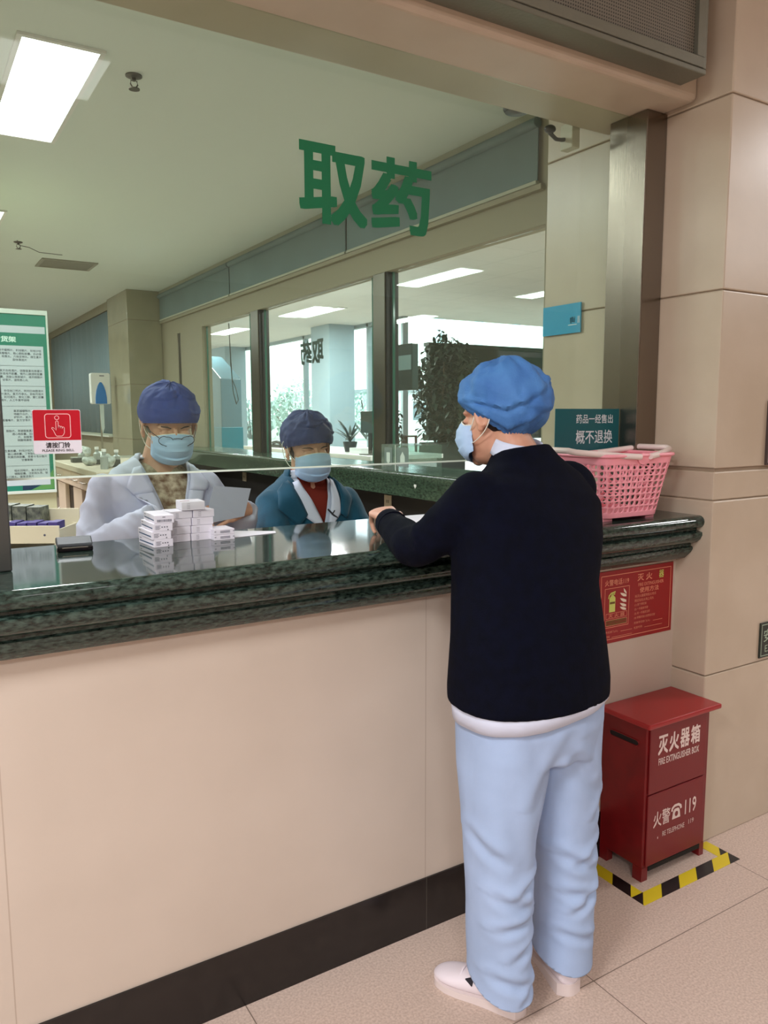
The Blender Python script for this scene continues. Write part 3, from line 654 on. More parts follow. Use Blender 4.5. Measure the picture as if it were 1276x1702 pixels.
def head_prims(mb, H, s=1.):
    h3 = H.to_3x3(); P = lambda x, y, z: H @ (Vector((x, y, z))*s)
    B = lambda c, r, seg=20, rings=14: mb.ball(P(*c), tuple(v*s for v in r), seg, rings, h3)
    B((0,-.014,.036), (.074,.092,.084), 28, 18); B((0,.028,-.028), (.062,.060,.086), 24, 16); B((0,.036,-.078), (.047,.048,.034)); B((0,.074,-.094), (.019,.016,.015))
    B((0,.060,.052), (.056,.030,.034))
    mb.tube([P(0,.082,.022), P(0,.097,0), P(0,.108,-.022), P(0,.098,-.032)], [.007*s,.009*s,.012*s,.010*s], 12, ref=h3 @ Vector((1,0,0)))
    for k in (-1, 1):
        B((k*.012,.093,-.028), (.009,.010,.007)); B((k*.030,.067,.024), (.024,.014,.008)); B((k*.031,.074,.004), (.0155,.012,.010)); B((k*.040,.052,-.030), (.024,.026,.024))
        B((k*.078,-.006,.002), (.006,.020,.030)); mb.tube([P(k*.083,-.006+.019*math.cos(R(a)),.006+.028*math.sin(R(a))) for a in range(-110,200,20)], .0042*s, 8); B((k*.079,.004,-.026), (.006,.009,.010))
    B((0,.091,-.056), (.022,.008,.005)); B((0,.089,-.065), (.019,.009,.006))
    return mb
def hand_prims(mb, wrist, d, n, side, curl=(25,30,20), spread=3., s=1., thumb=(40, 25)):
    """palm from wrist along d; n points out of the back of the hand; side points to the thumb"""
    d = Vector(d).normalized(); n = Vector(n); n = (n-d*n.dot(d)).normalized(); sd = d.cross(n) if d.cross(n).dot(Vector(side)) > 0 else n.cross(d)
    w = Vector(wrist)
    mb.tube([w-d*.03*s, w, w+d*.03*s, w+d*.065*s, w+d*.088*s], [(.026*s,.019*s),(.027*s,.018*s),(.034*s,.017*s),(.040*s,.014*s),(.036*s,.010*s)], 16, ref=sd)
    ln = ((.043,.026,.020),(.048,.030,.022),(.044,.028,.021),(.034,.021,.018))
    for i in range(4):
        p = w+d*((.084,.088,.085,.076)[i])*s+sd*((.030,.010,-.010,-.029)[i])*s
        a = math.radians(0); q = [p-d*.02*s, p]; ang = 0; sa = R((1.5-i)*spread)
        for j in range(3):
            ang += R(curl[j]+(i*4 if j == 0 else 0)); dd = (d*math.cos(ang)-n*math.sin(ang)); dd = dd*math.cos(sa)+sd*math.sin(sa)*math.cos(ang)
            q.append(q[-1]+dd*ln[i][j]*s)
        r0 = (.0092,.0095,.0090,.0080)[i]*s
        mb.tube(q, [r0,r0,r0*.92,r0*.85,r0*.68], 10, ref=sd)
    p = w+d*.018*s+sd*.020*s-n*.004*s; t1 = (d*math.cos(R(thumb[0]))+sd*math.sin(R(thumb[0]))-n*.25).normalized(); t2 = (d*math.cos(R(thumb[1]-15))+sd*math.sin(R(thumb[1]-15))-n*.45).normalized()
    mb.tube([p, p+t1*.036*s, p+t1*.036*s+t2*.030*s, p+t1*.036*s+t2*.054*s], [.014*s,.0118*s,.0100*s,.0075*s], 10, ref=n)
    return mb
def arm(mb, S, E, Wr, rs, ref=(0,0,1), seg=18, bend=.35):
    """shoulder-elbow-wrist tube, softly bent at the elbow"""
    S, E, Wr = Vector(S), Vector(E), Vector(Wr); P = []
    for t in (0,.33,.66,.88): P.append(S.lerp(E, t))
    P.append(E+((S-E).normalized()+(Wr-E).normalized())*.012)
    for t in (.12,.36,.7,1.): P.append(E.lerp(Wr, t))
    f = lambda a, b, t: a+(b-a)*t
    rr = [rs[0], f(rs[0],rs[1],.4), f(rs[0],rs[1],.8), rs[1], rs[1]*1.02, rs[1], f(rs[1],rs[2],.3), f(rs[1],rs[2],.75), rs[2]]
    mb.tube(P, rr, seg, ref=ref); mb.ball(S, (rs[0]*1.02,)*3, 16, 12); return mb
def torso(mb, rings, seg=36, power=2.3):
    """rings: (x, y, z, half width along x, half depth along y)"""
    mb.tube([Vector((x, y, z)) for x, y, z, a, b in rings], [(a, b) for *_, a, b in rings], seg, ref=(1,0,0), power=power); return mb
def cap(parent, H, m, edge=(.030,.010), rad=(.090,.108,.088), cz=.040, cy=-.014, puff=.010, seed=0., gather=30, name='surgical_cap', elastic=.88, creases=()):
    mb = MB(); NU, NVv = 96, 36
    for j in range(NVv+1):
        t = j/NVv
        for i in range(NU):
            a = 2*math.pi*i/NU; ca, sa = math.cos(a), math.sin(a)            # sa>0 is the front
            ez = edge[0]*(.5+.5*sa)+(edge[1])*(.5-.5*sa)
            lo = -math.asin(max(-.9, min(.9, (cz-ez)/rad[2])))
            ph = lo+(math.pi/2-lo)*t; k = math.cos(ph); z = cz+rad[2]*math.sin(ph)
            k = k*(elastic+(1-elastic)*min(1, t/.16)**.6) if t < .16 else k
            q = Vector((ca*2.1+seed, sa*2.1, t*2.4)); wv = puff*(.40*noise.noise(q)+.28*noise.noise(q*2.3)+.22*(max(0, 1-abs(noise.noise(Vector((ca*1.4+seed, sa*1.4, t*3.6+ca*.8))))*3.2)-.3)+.10*noise.noise(q*6))*(min(1, t*5))
            pl = .0022*math.sin(gather*a)*max(0, 1-t/.22)
            for a0, t0, a1, t1, dd in creases:
                u_ = (math.degrees(a)-a0)/(a1-a0)
                if -.1 < u_ < 1.1:
                    g_ = t-(t0+(t1-t0)*u_-.10*math.sin(math.pi*u_)); e_ = max(0, math.sin(math.pi*(.05+.9*min(1, max(0, u_)))))
                    pl += dd*e_*(math.exp(-((g_-.02)/.022)**2)-.9*math.exp(-((g_+.025)/.022)**2))
            v = Vector((rad[0]*k*ca, cy+rad[1]*k*sa, z)); v += Vector((ca*k, sa*k, math.sin(ph)))*(wv+pl)
            mb.v.append(H @ v)
    for j in range(NVv):
        for i in range(NU): mb.f.append((j*NU+i, j*NU+(i+1) % NU, (j+1)*NU+(i+1) % NU, (j+1)*NU+i))
    mb.f.append(tuple(NVv*NU+i for i in range(NU)))
    c = obj(name, mb, m, parent, smooth=70, mods=[('SOLIDIFY', dict(thickness=.0015, offset=1))])
    ring = [mb.v[i]+(mb.v[NU+i]-mb.v[i])*.1 for i in range(NU)]
    e = obj('elastic_edge', MB().tube(ring, .0028, 6, closed=True), m, c, smooth=60); return c
def mask(parent, H, m, loops_m, pull=1.):
    prof = ((.012,.098),(.004,.108),(-.012,.121),(-.030,.127),(-.050,.124),(-.068,.118),(-.083,.110),(-.094,.098),(-.101,.082))
    mb = MB(); N = 29; K = 33; rows = []
    for j in range(K):
        t = j/(K-1)*(len(prof)-1); i0 = min(int(t), len(prof)-2); f_ = t-i0; rows.append(tuple(prof[i0][q]*(1-f_)+prof[i0+1][q]*f_ for q in (0, 1)))
    for j, (z, f) in enumerate(rows):
        t = j/(K-1); saw = ((t-.2)/.6*3.0) % 1. if .2 < t < .8 else .5
        for i in range(N):
            a = -1+2*i/(N-1); l = .064*math.sin(a*1.25)/math.sin(1.25); zz = z+(-.045-z)*.42*abs(a)**1.8; ff = .036+(f-.036)*math.cos(a*1.25)**.9 if abs(a) < 1 else .042
            ff += ((.5-saw)*.0075+.003*noise.noise(Vector((a*3, t*4, 1))))*(1-.75*abs(a))
            mb.v.append(H @ Vector((l, ff, zz)))
    for j in range(K-1):
        for i in range(N-1): mb.f.append((j*N+i, (j+1)*N+i, (j+1)*N+i+1, j*N+i+1))
    k = obj('face_mask', mb, m, parent, smooth=60, mods=[('SOLIDIFY', dict(thickness=.0016, offset=0))])
    top = [mb.v[i] for i in range(N)]; obj('nose_band', MB().tube(top, .0016, 6), loops_m, k, smooth=60)
    for s in (-1, 1):
        P = [Vector((s*.0640,.046,-.026)), Vector((s*.080,.022,-.004)), Vector((s*.0845,.004,.026)), Vector((s*.088,-.010,.036)), Vector((s*.089,-.026,.022)), Vector((s*.086,-.030,-.008)), Vector((s*.082,-.012,-.034)), Vector((s*.076,.018,-.052)), Vector((s*.0640,.046,-.058))]
        Q = []
        for i in range(len(P)-1):
            for u in range(4):
                t = u/4; p0, p1, p2, p3 = P[max(i-1,0)], P[i], P[i+1], P[min(i+2,len(P)-1)]
                Q.append(.5*((2*p1)+(-p0+p2)*t+(2*p0-5*p1+4*p2-p3)*t*t+(-p0+3*p1-3*p2+p3)*t**3))
        obj('ear_loop', MB().tube([H @ q for q in Q], .0014, 6), loops_m, k, smooth=60)
    return k
def face_lines(parent, H, closed=True):
    d = mat('dark_brow', (40,28,24), .8)
    for s in (-1, 1):
        obj('eyebrow', MB().tube([H @ Vector((s*x, y, z)) for x, y, z in ((.014,.0905,.026),(.026,.0890,.031),(.042,.0780,.029),(.050,.0670,.025))], [.0012,.0020,.0017,.0008], 8), d, parent, smooth=60)
        obj('eyelashes', MB().tube([H @ Vector((s*x, y, z)) for x, y, z in ((.018,.0850,.001),(.026,.0875,-.0025),(.036,.0855,-.003),(.045,.0770,.0005))], [.0008,.0014,.0014,.0008], 6), d, parent, smooth=60)
def hair(parent, H, m, front=.058):
    return obj('hair', MB().ball(H @ Vector((0,-.028,.030)), (.0785,.085,.086), 28, 18, H.to_3x3()), m, parent, smooth=60)
def skirt(name, rings, m, parent, fn=None, seg=72, thick=.003, power=2.3):
    mb = MB(); mb.tube([Vector((x,y,z)) for x,y,z,a,b in rings], [(a,b) for *_,a,b in rings], seg, ref=(1,0,0), cap=False, power=power)
    if fn: displace(mb, fn)
    return obj(name, mb, m, parent, smooth=70, mods=[('SOLIDIFY', dict(thickness=thick, offset=0))])
def shoe(parent, heel, d, L, m, sole_m, wedge=True):
    d = Vector((d[0], d[1], 0)).normalized(); l = Vector((-d.y, d.x, 0)); h = Vector((heel[0], heel[1], 0))
    st = ((0,.024,.028,.070),(.06,.031,.028,.078),(.18,.034,.024,.078),(.34,.034,.018,.076),(.5,.037,.014,.070),(.66,.043,.012,.058),(.8,.043,.012,.048),(.91,.034,.012,.040),(.98,.018,.013,.030),(1.,.006,.014,.022))
    def sec(frac): 
        P = []
        for t, wd, z0, z1 in st: P.append((h+d*L*t, wd, z0, z1))
        return P
    mb = MB(); n = 18
    for c, wd, z0, z1 in sec(0):
        for k in range(n):
            a = 2*math.pi*k/n; x = math.copysign(abs(math.cos(a))**.8, math.cos(a))*wd; zz = (z0+z1)/2+(z1-z0)/2*math.copysign(abs(math.sin(a))**.75, math.sin(a))
            mb.v.append(c+l*x*(1-.18*max(0, math.sin(a)))+Vector((0,0,zz)))
    m_ = len(st)
    for i in range(m_-1):
        for k in range(n): mb.f.append((i*n+k, (i+1)*n+k, (i+1)*n+(k+1) % n, i*n+(k+1) % n))
    mb.f += [tuple(range(n)), tuple((m_-1)*n+k for k in range(n-1, -1, -1))]
    o = obj('shoe', mb, m, parent, smooth=60, mods=[('SUBSURF', dict(levels=1, render_levels=2))])
    # wedge sole
    pts = []; K = 40; mb = MB()
    for i in range(K):
        a = 2*math.pi*i/K; s_ = (1-math.cos(a))/2; wd = 0
        for q in range(m_-1):
            if st[q][0] <= s_ <= st[q+1][0]:
                f = (s_-st[q][0])/(st[q+1][0]-st[q][0]); wd = st[q][1]+(st[q+1][1]-st[q][1])*f; top = st[q][2]+(st[q+1][2]-st[q][2])*f
        sg = 1 if math.sin(a) >= 0 else -1
        rnd = min(1, abs(math.sin(a))*2.2)
        p = h+d*(L*1.012*s_-.002)+l*sg*(wd*rnd+.002*rnd); pts.append((p, top+.006))
    for p, tp in pts: mb.v.append(p+Vector((0,0,.0005)))
    for p, tp in pts: mb.v.append(p*1.0+Vector((0,0,tp)))
    for i in range(K): mb.f.append((i, (i+1) % K, K+(i+1) % K, K+i))
    mb.f += [tuple(range(K-1, -1, -1)), tuple(K+i for i in range(K))]
    obj('sole', mb, sole_m, o, smooth=50)
    for sg in (-1, 1):
        P = [h+d*L*.50+l*sg*.026+Vector((0,0,.066)), h+d*L*.58+l*sg*.033+Vector((0,0,.058)), h+d*L*.50+l*sg*.037+Vector((0,0,.048))]
        q = MB(); q.prism(P, l*sg*.004); obj('elastic_gusset', q, mat('gusset_black', (26,22,34), .8), o)
    obj('stitched_bow', MB().tube([h+d*L*.66+l*x*.026+Vector((0,0,z)) for x, z in ((-1,.050),(-.4,.0605),(0,.060),(.4,.0605),(1,.050))], .0032, 6), m, o, smooth=60)
    return o
def v_neck(mb, apex, half, top_z, front, keep_y=None):
    """open a V in the front of a garment: cut clean along two slanting planes and drop the faces between"""
    bm = bmesh.new(); vs = [bm.verts.new(p) for p in mb.v]; bm.verts.ensure_lookup_table()
    for f in mb.f:
        try: bm.faces.new([vs[i] for i in f])
        except ValueError: pass
    ap = Vector(apex); planes = []
    for s in (-1, 1):
        e = Vector((s*half, 0, top_z-ap.z)).normalized(); n = Vector((e.z, 0, -e.x)) if s > 0 else Vector((-e.z, 0, e.x)); planes.append(n)
        bmesh.ops.bisect_plane(bm, geom=bm.verts[:]+bm.edges[:]+bm.faces[:], plane_co=ap, plane_no=n, dist=1e-5)
    dead = []
    for f in bm.faces:
        c = f.calc_center_median()
        if all((c-ap).dot(n) < 0 for n in planes) and c.z > ap.z-.001 and (c.y-front[0])*front[1] > 0: dead.append(f)
    bmesh.ops.delete(bm, geom=dead, context='FACES'); bmesh.ops.delete(bm, geom=[v for v in bm.verts if not v.link_faces], context='VERTS')
    bm.verts.index_update(); out = MB(); out.v = [v.co.copy() for v in bm.verts]; out.f = [tuple(v.index for v in f.verts) for f in bm.faces]; bm.free(); return out
def drape(bvh, x, z, y_from, sgn, off):
    """point on a garment's front at (x, z), lifted by off"""
    h = bvh.ray_cast(Vector((x, y_from, z)), Vector((0, -sgn, 0)))
    return (h[0]+Vector((0, sgn*off, 0))) if h[0] is not None else None
def lapel(parent, bvh, inner, outer, y_from, sgn, m, off=.008, name='lapel', N=10):
    """folded cloth strip between two polylines of (x, z), laid on the garment's front"""
    def at(poly, t):
        t *= len(poly)-1; i = min(int(t), len(poly)-2); f = t-i; return tuple(poly[i][k]+(poly[i+1][k]-poly[i][k])*f for k in (0, 1))
    mb = MB(); Wd = 5; last = None
    for i in range(N+1):
        a, b = at(inner, i/N), at(outer, i/N)
        for j in range(Wd+1):
            x, z = (a[k]+(b[k]-a[k])*j/Wd for k in (0, 1)); p = drape(bvh, x, z, y_from, sgn, off+(.004 if 0 < j < Wd else 0)); last = p or last; mb.v.append((p or last).copy())
    for i in range(N):
        for j in range(Wd): mb.f.append((i*(Wd+1)+j, (i+1)*(Wd+1)+j, (i+1)*(Wd+1)+j+1, i*(Wd+1)+j+1))
    return obj(name, mb, m, parent, smooth=50, mods=[('SOLIDIFY', dict(thickness=.004, offset=0))])
def neck_collar(parent, c, r, h, tilt_dir, m, a0, a1, flare=1.15, name='collar', thick=.004, droop=.0):
    """band standing round the neck from angle a0 to a1 (degrees, 90 = +y)"""
    mb = MB(); N = 28; c = Vector(c)
    for j in range(5):
        t = j/4
        for i in range(N+1):
            a = R(a0+(a1-a0)*i/N); k = r*(flare-(flare-1)*t)
            mb.v.append(c+Vector((math.cos(a)*k, math.sin(a)*k*.95, h*t+(math.cos(a)*tilt_dir[0]+math.sin(a)*tilt_dir[1])*k)))
    for j in range(4):
        for i in range(N): q = j*(N+1)+i; mb.f.append((q, q+1, q+N+2, q+N+1))
    return obj(name, mb, m, parent, smooth=60, mods=[('SOLIDIFY', dict(thickness=thick, offset=0))])

M_skin = mat('skin', (206,158,132), .5, var=.06, vscale=20, rgb2=(196,142,118))
M_skin2 = mat('skin_tan', (214,166,140), .5, var=.06, vscale=20, rgb2=(204,152,126))
M_hair = mat('black_hair', (22,18,17), .5)
M_capA = mat('sky_blue_cap_fabric', (70,124,186), .75, var=.12, vscale=14, rgb2=(54,104,170), bump=.12, bscale=220)
M_capB = mat('royal_blue_cap_fabric', (42,66,150), .8, var=.1, vscale=9, bump=.12, bscale=220)
M_capC = mat('navy_cap_fabric', (36,54,112), .75, var=.15, vscale=9, bump=.12, bscale=220)
M_mask = mat('mask_blue', (180,206,240), .8, var=.08, vscale=14, rgb2=(164,196,232)); M_loop = mat('mask_elastic', (236,232,220), .7)
M_knit = mat('navy_knit', (6,9,26), .95, var=.3, vscale=40, bump=.25, bscale=420, spec=.12)
M_twill = mat('pale_blue_twill', (164,186,222), .85, var=.05, vscale=6, bump=.06, bscale=500)
M_shirt = mat('pale_shirt', (206,214,236), .8, bump=.05, bscale=80)
M_coat = mat('white_coat_cloth', (200,206,226), .85, var=.04, vscale=5)
M_teal = mat('teal_wool', (5,76,104), .9, var=.12, vscale=12, bump=.15, bscale=300, sheen=.1)
M_shoe = mat('white_leather', (232,222,230), .42); M_sole = mat('white_rubber', (222,208,206), .55)

def person(mb, loc, m, label, voxel=.0032, smooth=3):
    b = remesh(mb, voxel, smooth); o = obj('person', b, m, smooth=180, loc=loc); return tag(o, label, 'person')

# ---- the customer: standing with her back to the camera, left forearm on the counter
H = head_frame((1.292,-.192,1.470), (math.sin(R(-16)), math.cos(R(-16))), R(10), R(-4))
mb = MB(); head_prims(mb, H)
mb.tube([(1.318,-.255,1.32),(1.314,-.246,1.37),(1.304,-.224,1.41),H @ Vector((0,-.022,-.02))], [(.075,.07),(.056,.058),(.052,.055),(.050,.054)], 20, ref=(1,0,0))
torso(mb, ((1.268,-.35,.66,.13,.10),(1.268,-.35,.80,.175,.115),(1.272,-.348,.95,.165,.11),(1.29,-.328,1.1,.17,.11),(1.305,-.30,1.2,.175,.105),(1.315,-.275,1.28,.165,.085),(1.317,-.26,1.335,.11,.06),(1.316,-.252,1.36,.05,.05)))
LS, LE, LW = (1.150,-.285,1.278), (1.042,-.190,1.158), (1.122,.075,1.196)
RS, RE, RW = (1.490,-.238,1.285), (1.553,-.205,1.150), (1.500,.03,1.200)
arm(mb, LS, LE, LW, (.046,.038,.027)); arm(mb, RS, RE, RW, (.046,.038,.027))
hand_prims(mb, (1.124,.070,1.203), (.30,.93,.10), (-.20,-.05,1), (.93,-.3,0), curl=(48,56,34), s=1.0)
hand_prims(mb, (1.490,.060,1.198), (-.35,.93,-.02), (.05,.1,1), (-.93,-.3,0), curl=(24,30,20), s=.95)
for x0, y0, x1, y1, hx, hy in ((1.185,-.345,1.205,-.350,1.215,-.37),(1.365,-.345,1.392,-.352,1.378,-.375)):
    mb.tube([(x0,y0,.78),(x0,y0,.6),((x0+x1)/2,y0-.005,.46),(x1,y1-.01,.28),(x1,y1,.10),(hx,hy,.055)], [.085,.078,.055,.050,.036,.030], 18, ref=(1,0,0))
mb.tube([(1.215,-.385,.05),(1.17,-.295,.045),(1.135,-.225,.030)], [(.018,.020),(.016,.018),(.010,.012)], 12, ref=(0,0,1)); mb.tube([(1.375,-.390,.05),(1.405,-.305,.045),(1.428,-.235,.030)], [(.018,.020),(.016,.018),(.010,.012)], 12, ref=(0,0,1))
cust = person(mb, (1.28,-.35,0), M_skin, 'standing person seen from behind in navy cardigan, pale blue trousers and light blue bouffant cap')
hair(cust, H, M_hair); face_lines(cust, H)
cap(cust, H, M_capA, edge=(.040,-.082), rad=(.104,.120,.104), cz=.042, cy=-.022, puff=.022, seed=3.1, gather=40, name='bouffant_cap', elastic=.80, creases=((135,.20,300,.58,.007),(150,.14,265,.22,.006),(200,.40,330,.34,.005),(140,.62,230,.80,.004),(240,.70,330,.55,.004)))
mask(cust, H, M_mask, M_loop)
neck_collar(cust, (1.312,-.243,1.378), .060, .040, (0,.25), M_shirt, 40, 400, 1.18, 'shirt_collar')
# trousers
mb = MB()
torso(mb, ((1.274,-.345,.92,.180,.132),(1.276,-.346,.82,.187,.142),(1.276,-.348,.74,.190,.144),(1.274,-.352,.66,.172,.126)), 40)
for pts in (((1.186,-.345,.80,.098,.130),(1.180,-.352,.64,.098,.118),(1.166,-.362,.48,.080,.096),(1.164,-.366,.30,.070,.088),(1.170,-.364,.14,.070,.086),(1.174,-.362,.0,.077,.096)),
            ((1.360,-.345,.80,.100,.130),(1.364,-.350,.64,.096,.116),(1.372,-.358,.48,.084,.096),(1.382,-.362,.30,.073,.086),(1.384,-.362,.16,.071,.084),(1.378,-.362,.02,.078,.090))):
    torso(mb, pts, 36, 2.15)
tr = remesh(mb, .006, 3)
CREASES = [(Vector(p), Vector(q), w_, d_) for p, q, w_, d_ in (
    ((1.09,-.45,.37),(1.20,-.47,.315),.013,.010),((1.27,-.44,.41),(1.15,-.47,.36),.012,.009),((1.10,-.45,.275),(1.22,-.47,.295),.012,.010),((1.26,-.43,.245),(1.15,-.47,.20),.013,.010),((1.10,-.43,.155),(1.2,-.46,.115),.012,.009),((1.27,-.40,.135),(1.18,-.45,.085),.011,.008),((1.11,-.50,.66),(1.15,-.47,.43),.022,.007),
    ((1.30,-.44,.41),(1.42,-.47,.345),.013,.010),((1.47,-.42,.43),(1.36,-.47,.375),.012,.009),((1.31,-.45,.305),(1.43,-.46,.275),.012,.010),((1.47,-.42,.31),(1.35,-.46,.245),.012,.010),((1.32,-.43,.19),(1.42,-.44,.155),.011,.008),((1.29,-.48,.67),(1.43,-.47,.53),.018,.008),((1.27,-.50,.73),(1.19,-.49,.58),.020,.008),((1.28,-.49,.70),(1.37,-.48,.62),.014,.007),((1.08,-.36,.50),(1.12,-.45,.45),.014,.008),((1.47,-.38,.56),(1.40,-.47,.49),.014,.008))]
def tr_fold(p, n):
    k = .003*nz(p, (10,10,7))
    for A_, B_, w_, d_ in CREASES:
        ab = B_-A_; t_ = max(0, min(1, (p-A_).dot(ab)/ab.length_squared)); q = p-(A_+ab*t_)
        if abs(q.z) > .12 or q.length > .13: continue
        q.y *= .5; r_ = q.length; e_ = .35+.65*math.sin(math.pi*(.12+.76*t_))
        k += .75*d_*e_*(-math.exp(-(r_/w_)**2)+(.9 if q.z > 0 else .45)*math.exp(-((r_-1.9*w_)/(w_*1.1))**2))
    return k
displace(tr, tr_fold)
bm = bmesh.new(); vs = [bm.verts.new(p) for p in tr.v]
for f in tr.f:
    try: bm.faces.new([vs[i] for i in f])
    except ValueError: pass
for side, co, no in ((-1, (1.180,-.36,.104), (0,-.34,1)), (1, (1.378,-.36,.104), (0,-.36,1))):      # open hems, higher over the instep
    sel = [v for v in bm.verts if (v.co.x-1.288)*side > 0 and v.co.z < .3]; ss = set(sel)
    ed = [e for e in bm.edges if e.verts[0] in ss and e.verts[1] in ss]; fc = [f for f in bm.faces if all(v in ss for v in f.verts)]
    bmesh.ops.bisect_plane(bm, geom=sel+ed+fc, plane_co=co, plane_no=no, clear_inner=True, dist=1e-5)
bm.verts.index_update(); tr = MB(); tr.v = [v.co.copy() for v in bm.verts]; tr.f = [tuple(v.index for v in f.verts) for f in bm.faces]; bm.free()
obj('trousers', tr, M_twill, cust, smooth=180, mods=[('SOLIDIFY', dict(thickness=.003, offset=-1))])
skirt('shirt_hem', ((1.272,-.350,.783,.202,.150),(1.270,-.350,.80,.202,.150),(1.268,-.347,.86,.196,.146)), M_shirt, cust, lambda p, n: .003*nz(p, (22,22,3)), thick=.002)
# cardigan
mb = MB()
torso(mb, ((1.266,-.350,.800,.210,.156),(1.266,-.350,.84,.211,.156),(1.262,-.346,.95,.196,.152),(1.268,-.328,1.08,.184,.146),(1.294,-.302,1.2,.203,.136),(1.315,-.278,1.27,.208,.120),(1.317,-.262,1.325,.160,.092),(1.316,-.254,1.365,.098,.076),(1.313,-.248,1.398,.070,.068)), 44)
LW = tuple(Vector(LE).lerp(Vector(LW), .86)); arm(mb, LS, LE, LW, (.070,.051,.040)); arm(mb, RS, RE, RW, (.074,.060,.044))
kn = remesh(mb, .007, 4)
def kn_fold(p, n):
    k = .004*nz(p, (9,9,7)); d = (p-Vector(LE)).length
    k += .006*math.exp(-(d/.12)**2)*(ridge((p.x+p.z, p.y*1.6, p.z), (9,12,14))-.3); return k
displace(kn, kn_fold); obj('cardigan', kn, M_knit, cust, smooth=180)
for Wp, Ep in ((LW, LE), (RW, RE)):
    d = (Vector(Wp)-Vector(Ep)).normalized(); c = Vector(Wp)+d*.004
    obj('ribbed_cuff', MB().tube([c-d*.035, c-d*.01, c+d*.008, c+d*.012], [.042,.041,.039,.033], 24), M_knit, cust, smooth=60)
shoe(cust, (1.226,-.402), (-.43,.90), .255, M_shoe, M_sole); shoe(cust, (1.366,-.418), (.33,.94), .255, M_shoe, M_sole)

# ---- pharmacist in the white coat
def legs(mb, cx, cy, z=.86):
    for s in (-1, 1): mb.tube([(cx+s*.09,cy,z),(cx+s*.09,cy,.5),(cx+s*.09,cy+.01,.28),(cx+s*.09,cy,.06)], [.085,.06,.055,.036], 14, ref=(1,0,0)); mb.tube([(cx+s*.09,cy+.03,.035),(cx+s*.09,cy-.1,.03),(cx+s*.09,cy-.17,.02)], [(.03,.03),(.025,.036),(.014,.03)], 12, ref=(0,0,1))
HB = head_frame((.742,.790,1.447), (-.06,-1), R(20), R(0))
cx, cy = .705, .84
mb = MB(); head_prims(mb, HB, 1.02)
mb.tube([(cx+.01,cy+.0,1.27),(cx+.015,cy-.005,1.33),HB @ Vector((0,-.03,-.03))], [(.075,.07),(.058,.058),(.054,.056)], 20, ref=(1,0,0))
ringsB = ((cx,cy,.72,.17,.11),(cx,cy,.95,.16,.11),(cx,cy,1.1,.165,.11),(cx+.005,cy+.005,1.2,.165,.10),(cx+.008,cy+.01,1.26,.15,.08),(cx+.01,cy+.01,1.30,.10,.06))
torso(mb, ringsB)
BRS, BRE, BRW = (.548,.835,1.240), (.470,.720,1.060), (.620,.545,1.182); BLS, BLE, BLW = (.864,.83,1.235), (1.005,.905,1.040), (.985,.765,1.165)
arm(mb, BRS, BRE, BRW, (.046,.038,.028)); arm(mb, BLS, BLE, BLW, (.046,.038,.028))
hand_prims(mb, (.645,.525,1.185), (.9,-.35,-.05), (0,.1,1), (.3,.9,0), curl=(22,30,18)); hand_prims(mb, (.965,.742,1.168), (-.93,-.36,-.06), (.25,-.75,.6), (-.1,.2,1), curl=(14,16,10), spread=5)
legs(mb, cx, cy)
man = person(mb, (cx,cy,0), M_skin2, 'pharmacist in white coat and glasses behind the medicine box stack, royal blue cap, looking down')
hair(man, HB, M_hair); face_lines(man, HB)
cap(man, HB, M_capB, edge=(.052,-.030), rad=(.094,.117,.090), cz=.050, cy=-.010, puff=.012, seed=8.3, gather=0, elastic=.97, creases=((30,.5,120,.72,.004),(80,.7,180,.5,.004),(100,.25,190,.3,.003)))
mask(man, HB, M_mask, M_loop)
g = MB()
for s in (-1, 1):
    g.tube([HB @ Vector((s*(.034+.0215*math.cos(R(a))), .1150-.004*abs(math.cos(R(a)))-.006*(math.cos(R(a))*1 > .3), -.006+.0155*math.sin(R(a)))) for a in range(0,360,18)], .0011, 6, closed=True)
    g.tube([HB @ Vector(p) for p in ((s*.0555,.107,.004),(s*.068,.070,.006),(s*.082,.010,.010),(s*.083,-.008,.004))], .0013, 6)
g.tube([HB @ Vector(p) for p in ((-.0125,.114,.002),(0,.118,.005),(.0125,.114,.002))], .0011, 6)
gl_o = obj('glasses', g, mat('dark_wire', (46,38,40), .3, .7), man, smooth=60)
for s in (-1, 1): obj('lens', MB().quad(*[HB @ Vector((s*(.034+.021*math.cos(R(a))), .1120-.003*abs(math.cos(R(a))), -.006+.015*math.sin(R(a)))) for a in range(0,360,20)]), glass_mat('lens_glass', (.96,.97,.98), 0, 1.4), gl_o)
inner = remesh(torso(MB(), [(x,y,z,a+.014,b+.016) for x,y,z,a,b in ringsB]+[(cx+.012,cy+.004,1.335,.060,.058)]), .007, 3)
obj('patterned_top', inner, mat('floral_top', (116,92,70), .8, var=.6, vscale=42, rgb2=(206,196,170)), man, smooth=180)
mb = MB(); torso(mb, [(x,y,z,a+.038,b+.040) for x,y,z,a,b in ringsB]+[(cx+.012,cy+.006,1.345,.072,.068)], 44); arm(mb, BRS, BRE, BRW, (.060,.058,.050)); arm(mb, BLS, BLE, BLW, (.060,.054,.044))
ct = remesh(mb, .007, 4)
def coat_fold(p, n):
    k = 1 if abs(p.x-cx) > .1 else .5; w1 = nz(p, (4,4,4))
    return .005*nz(p, (8,8,5))+.011*(max(0, ridge((p.x*1.2+.9*p.z+w1*.1, p.y, p.z*.5), (9,9,5))-.35)-.2)*k+.004*ridge((p.x, p.y, p.z+p.x), (16,16,22))*(1 if p.y < cy-.12 else .3)*k
displace(ct, coat_fold); bv = BVHTree.FromPolygons(ct.v, ct.f)
AP = (cx+.018, 0, 1.085)
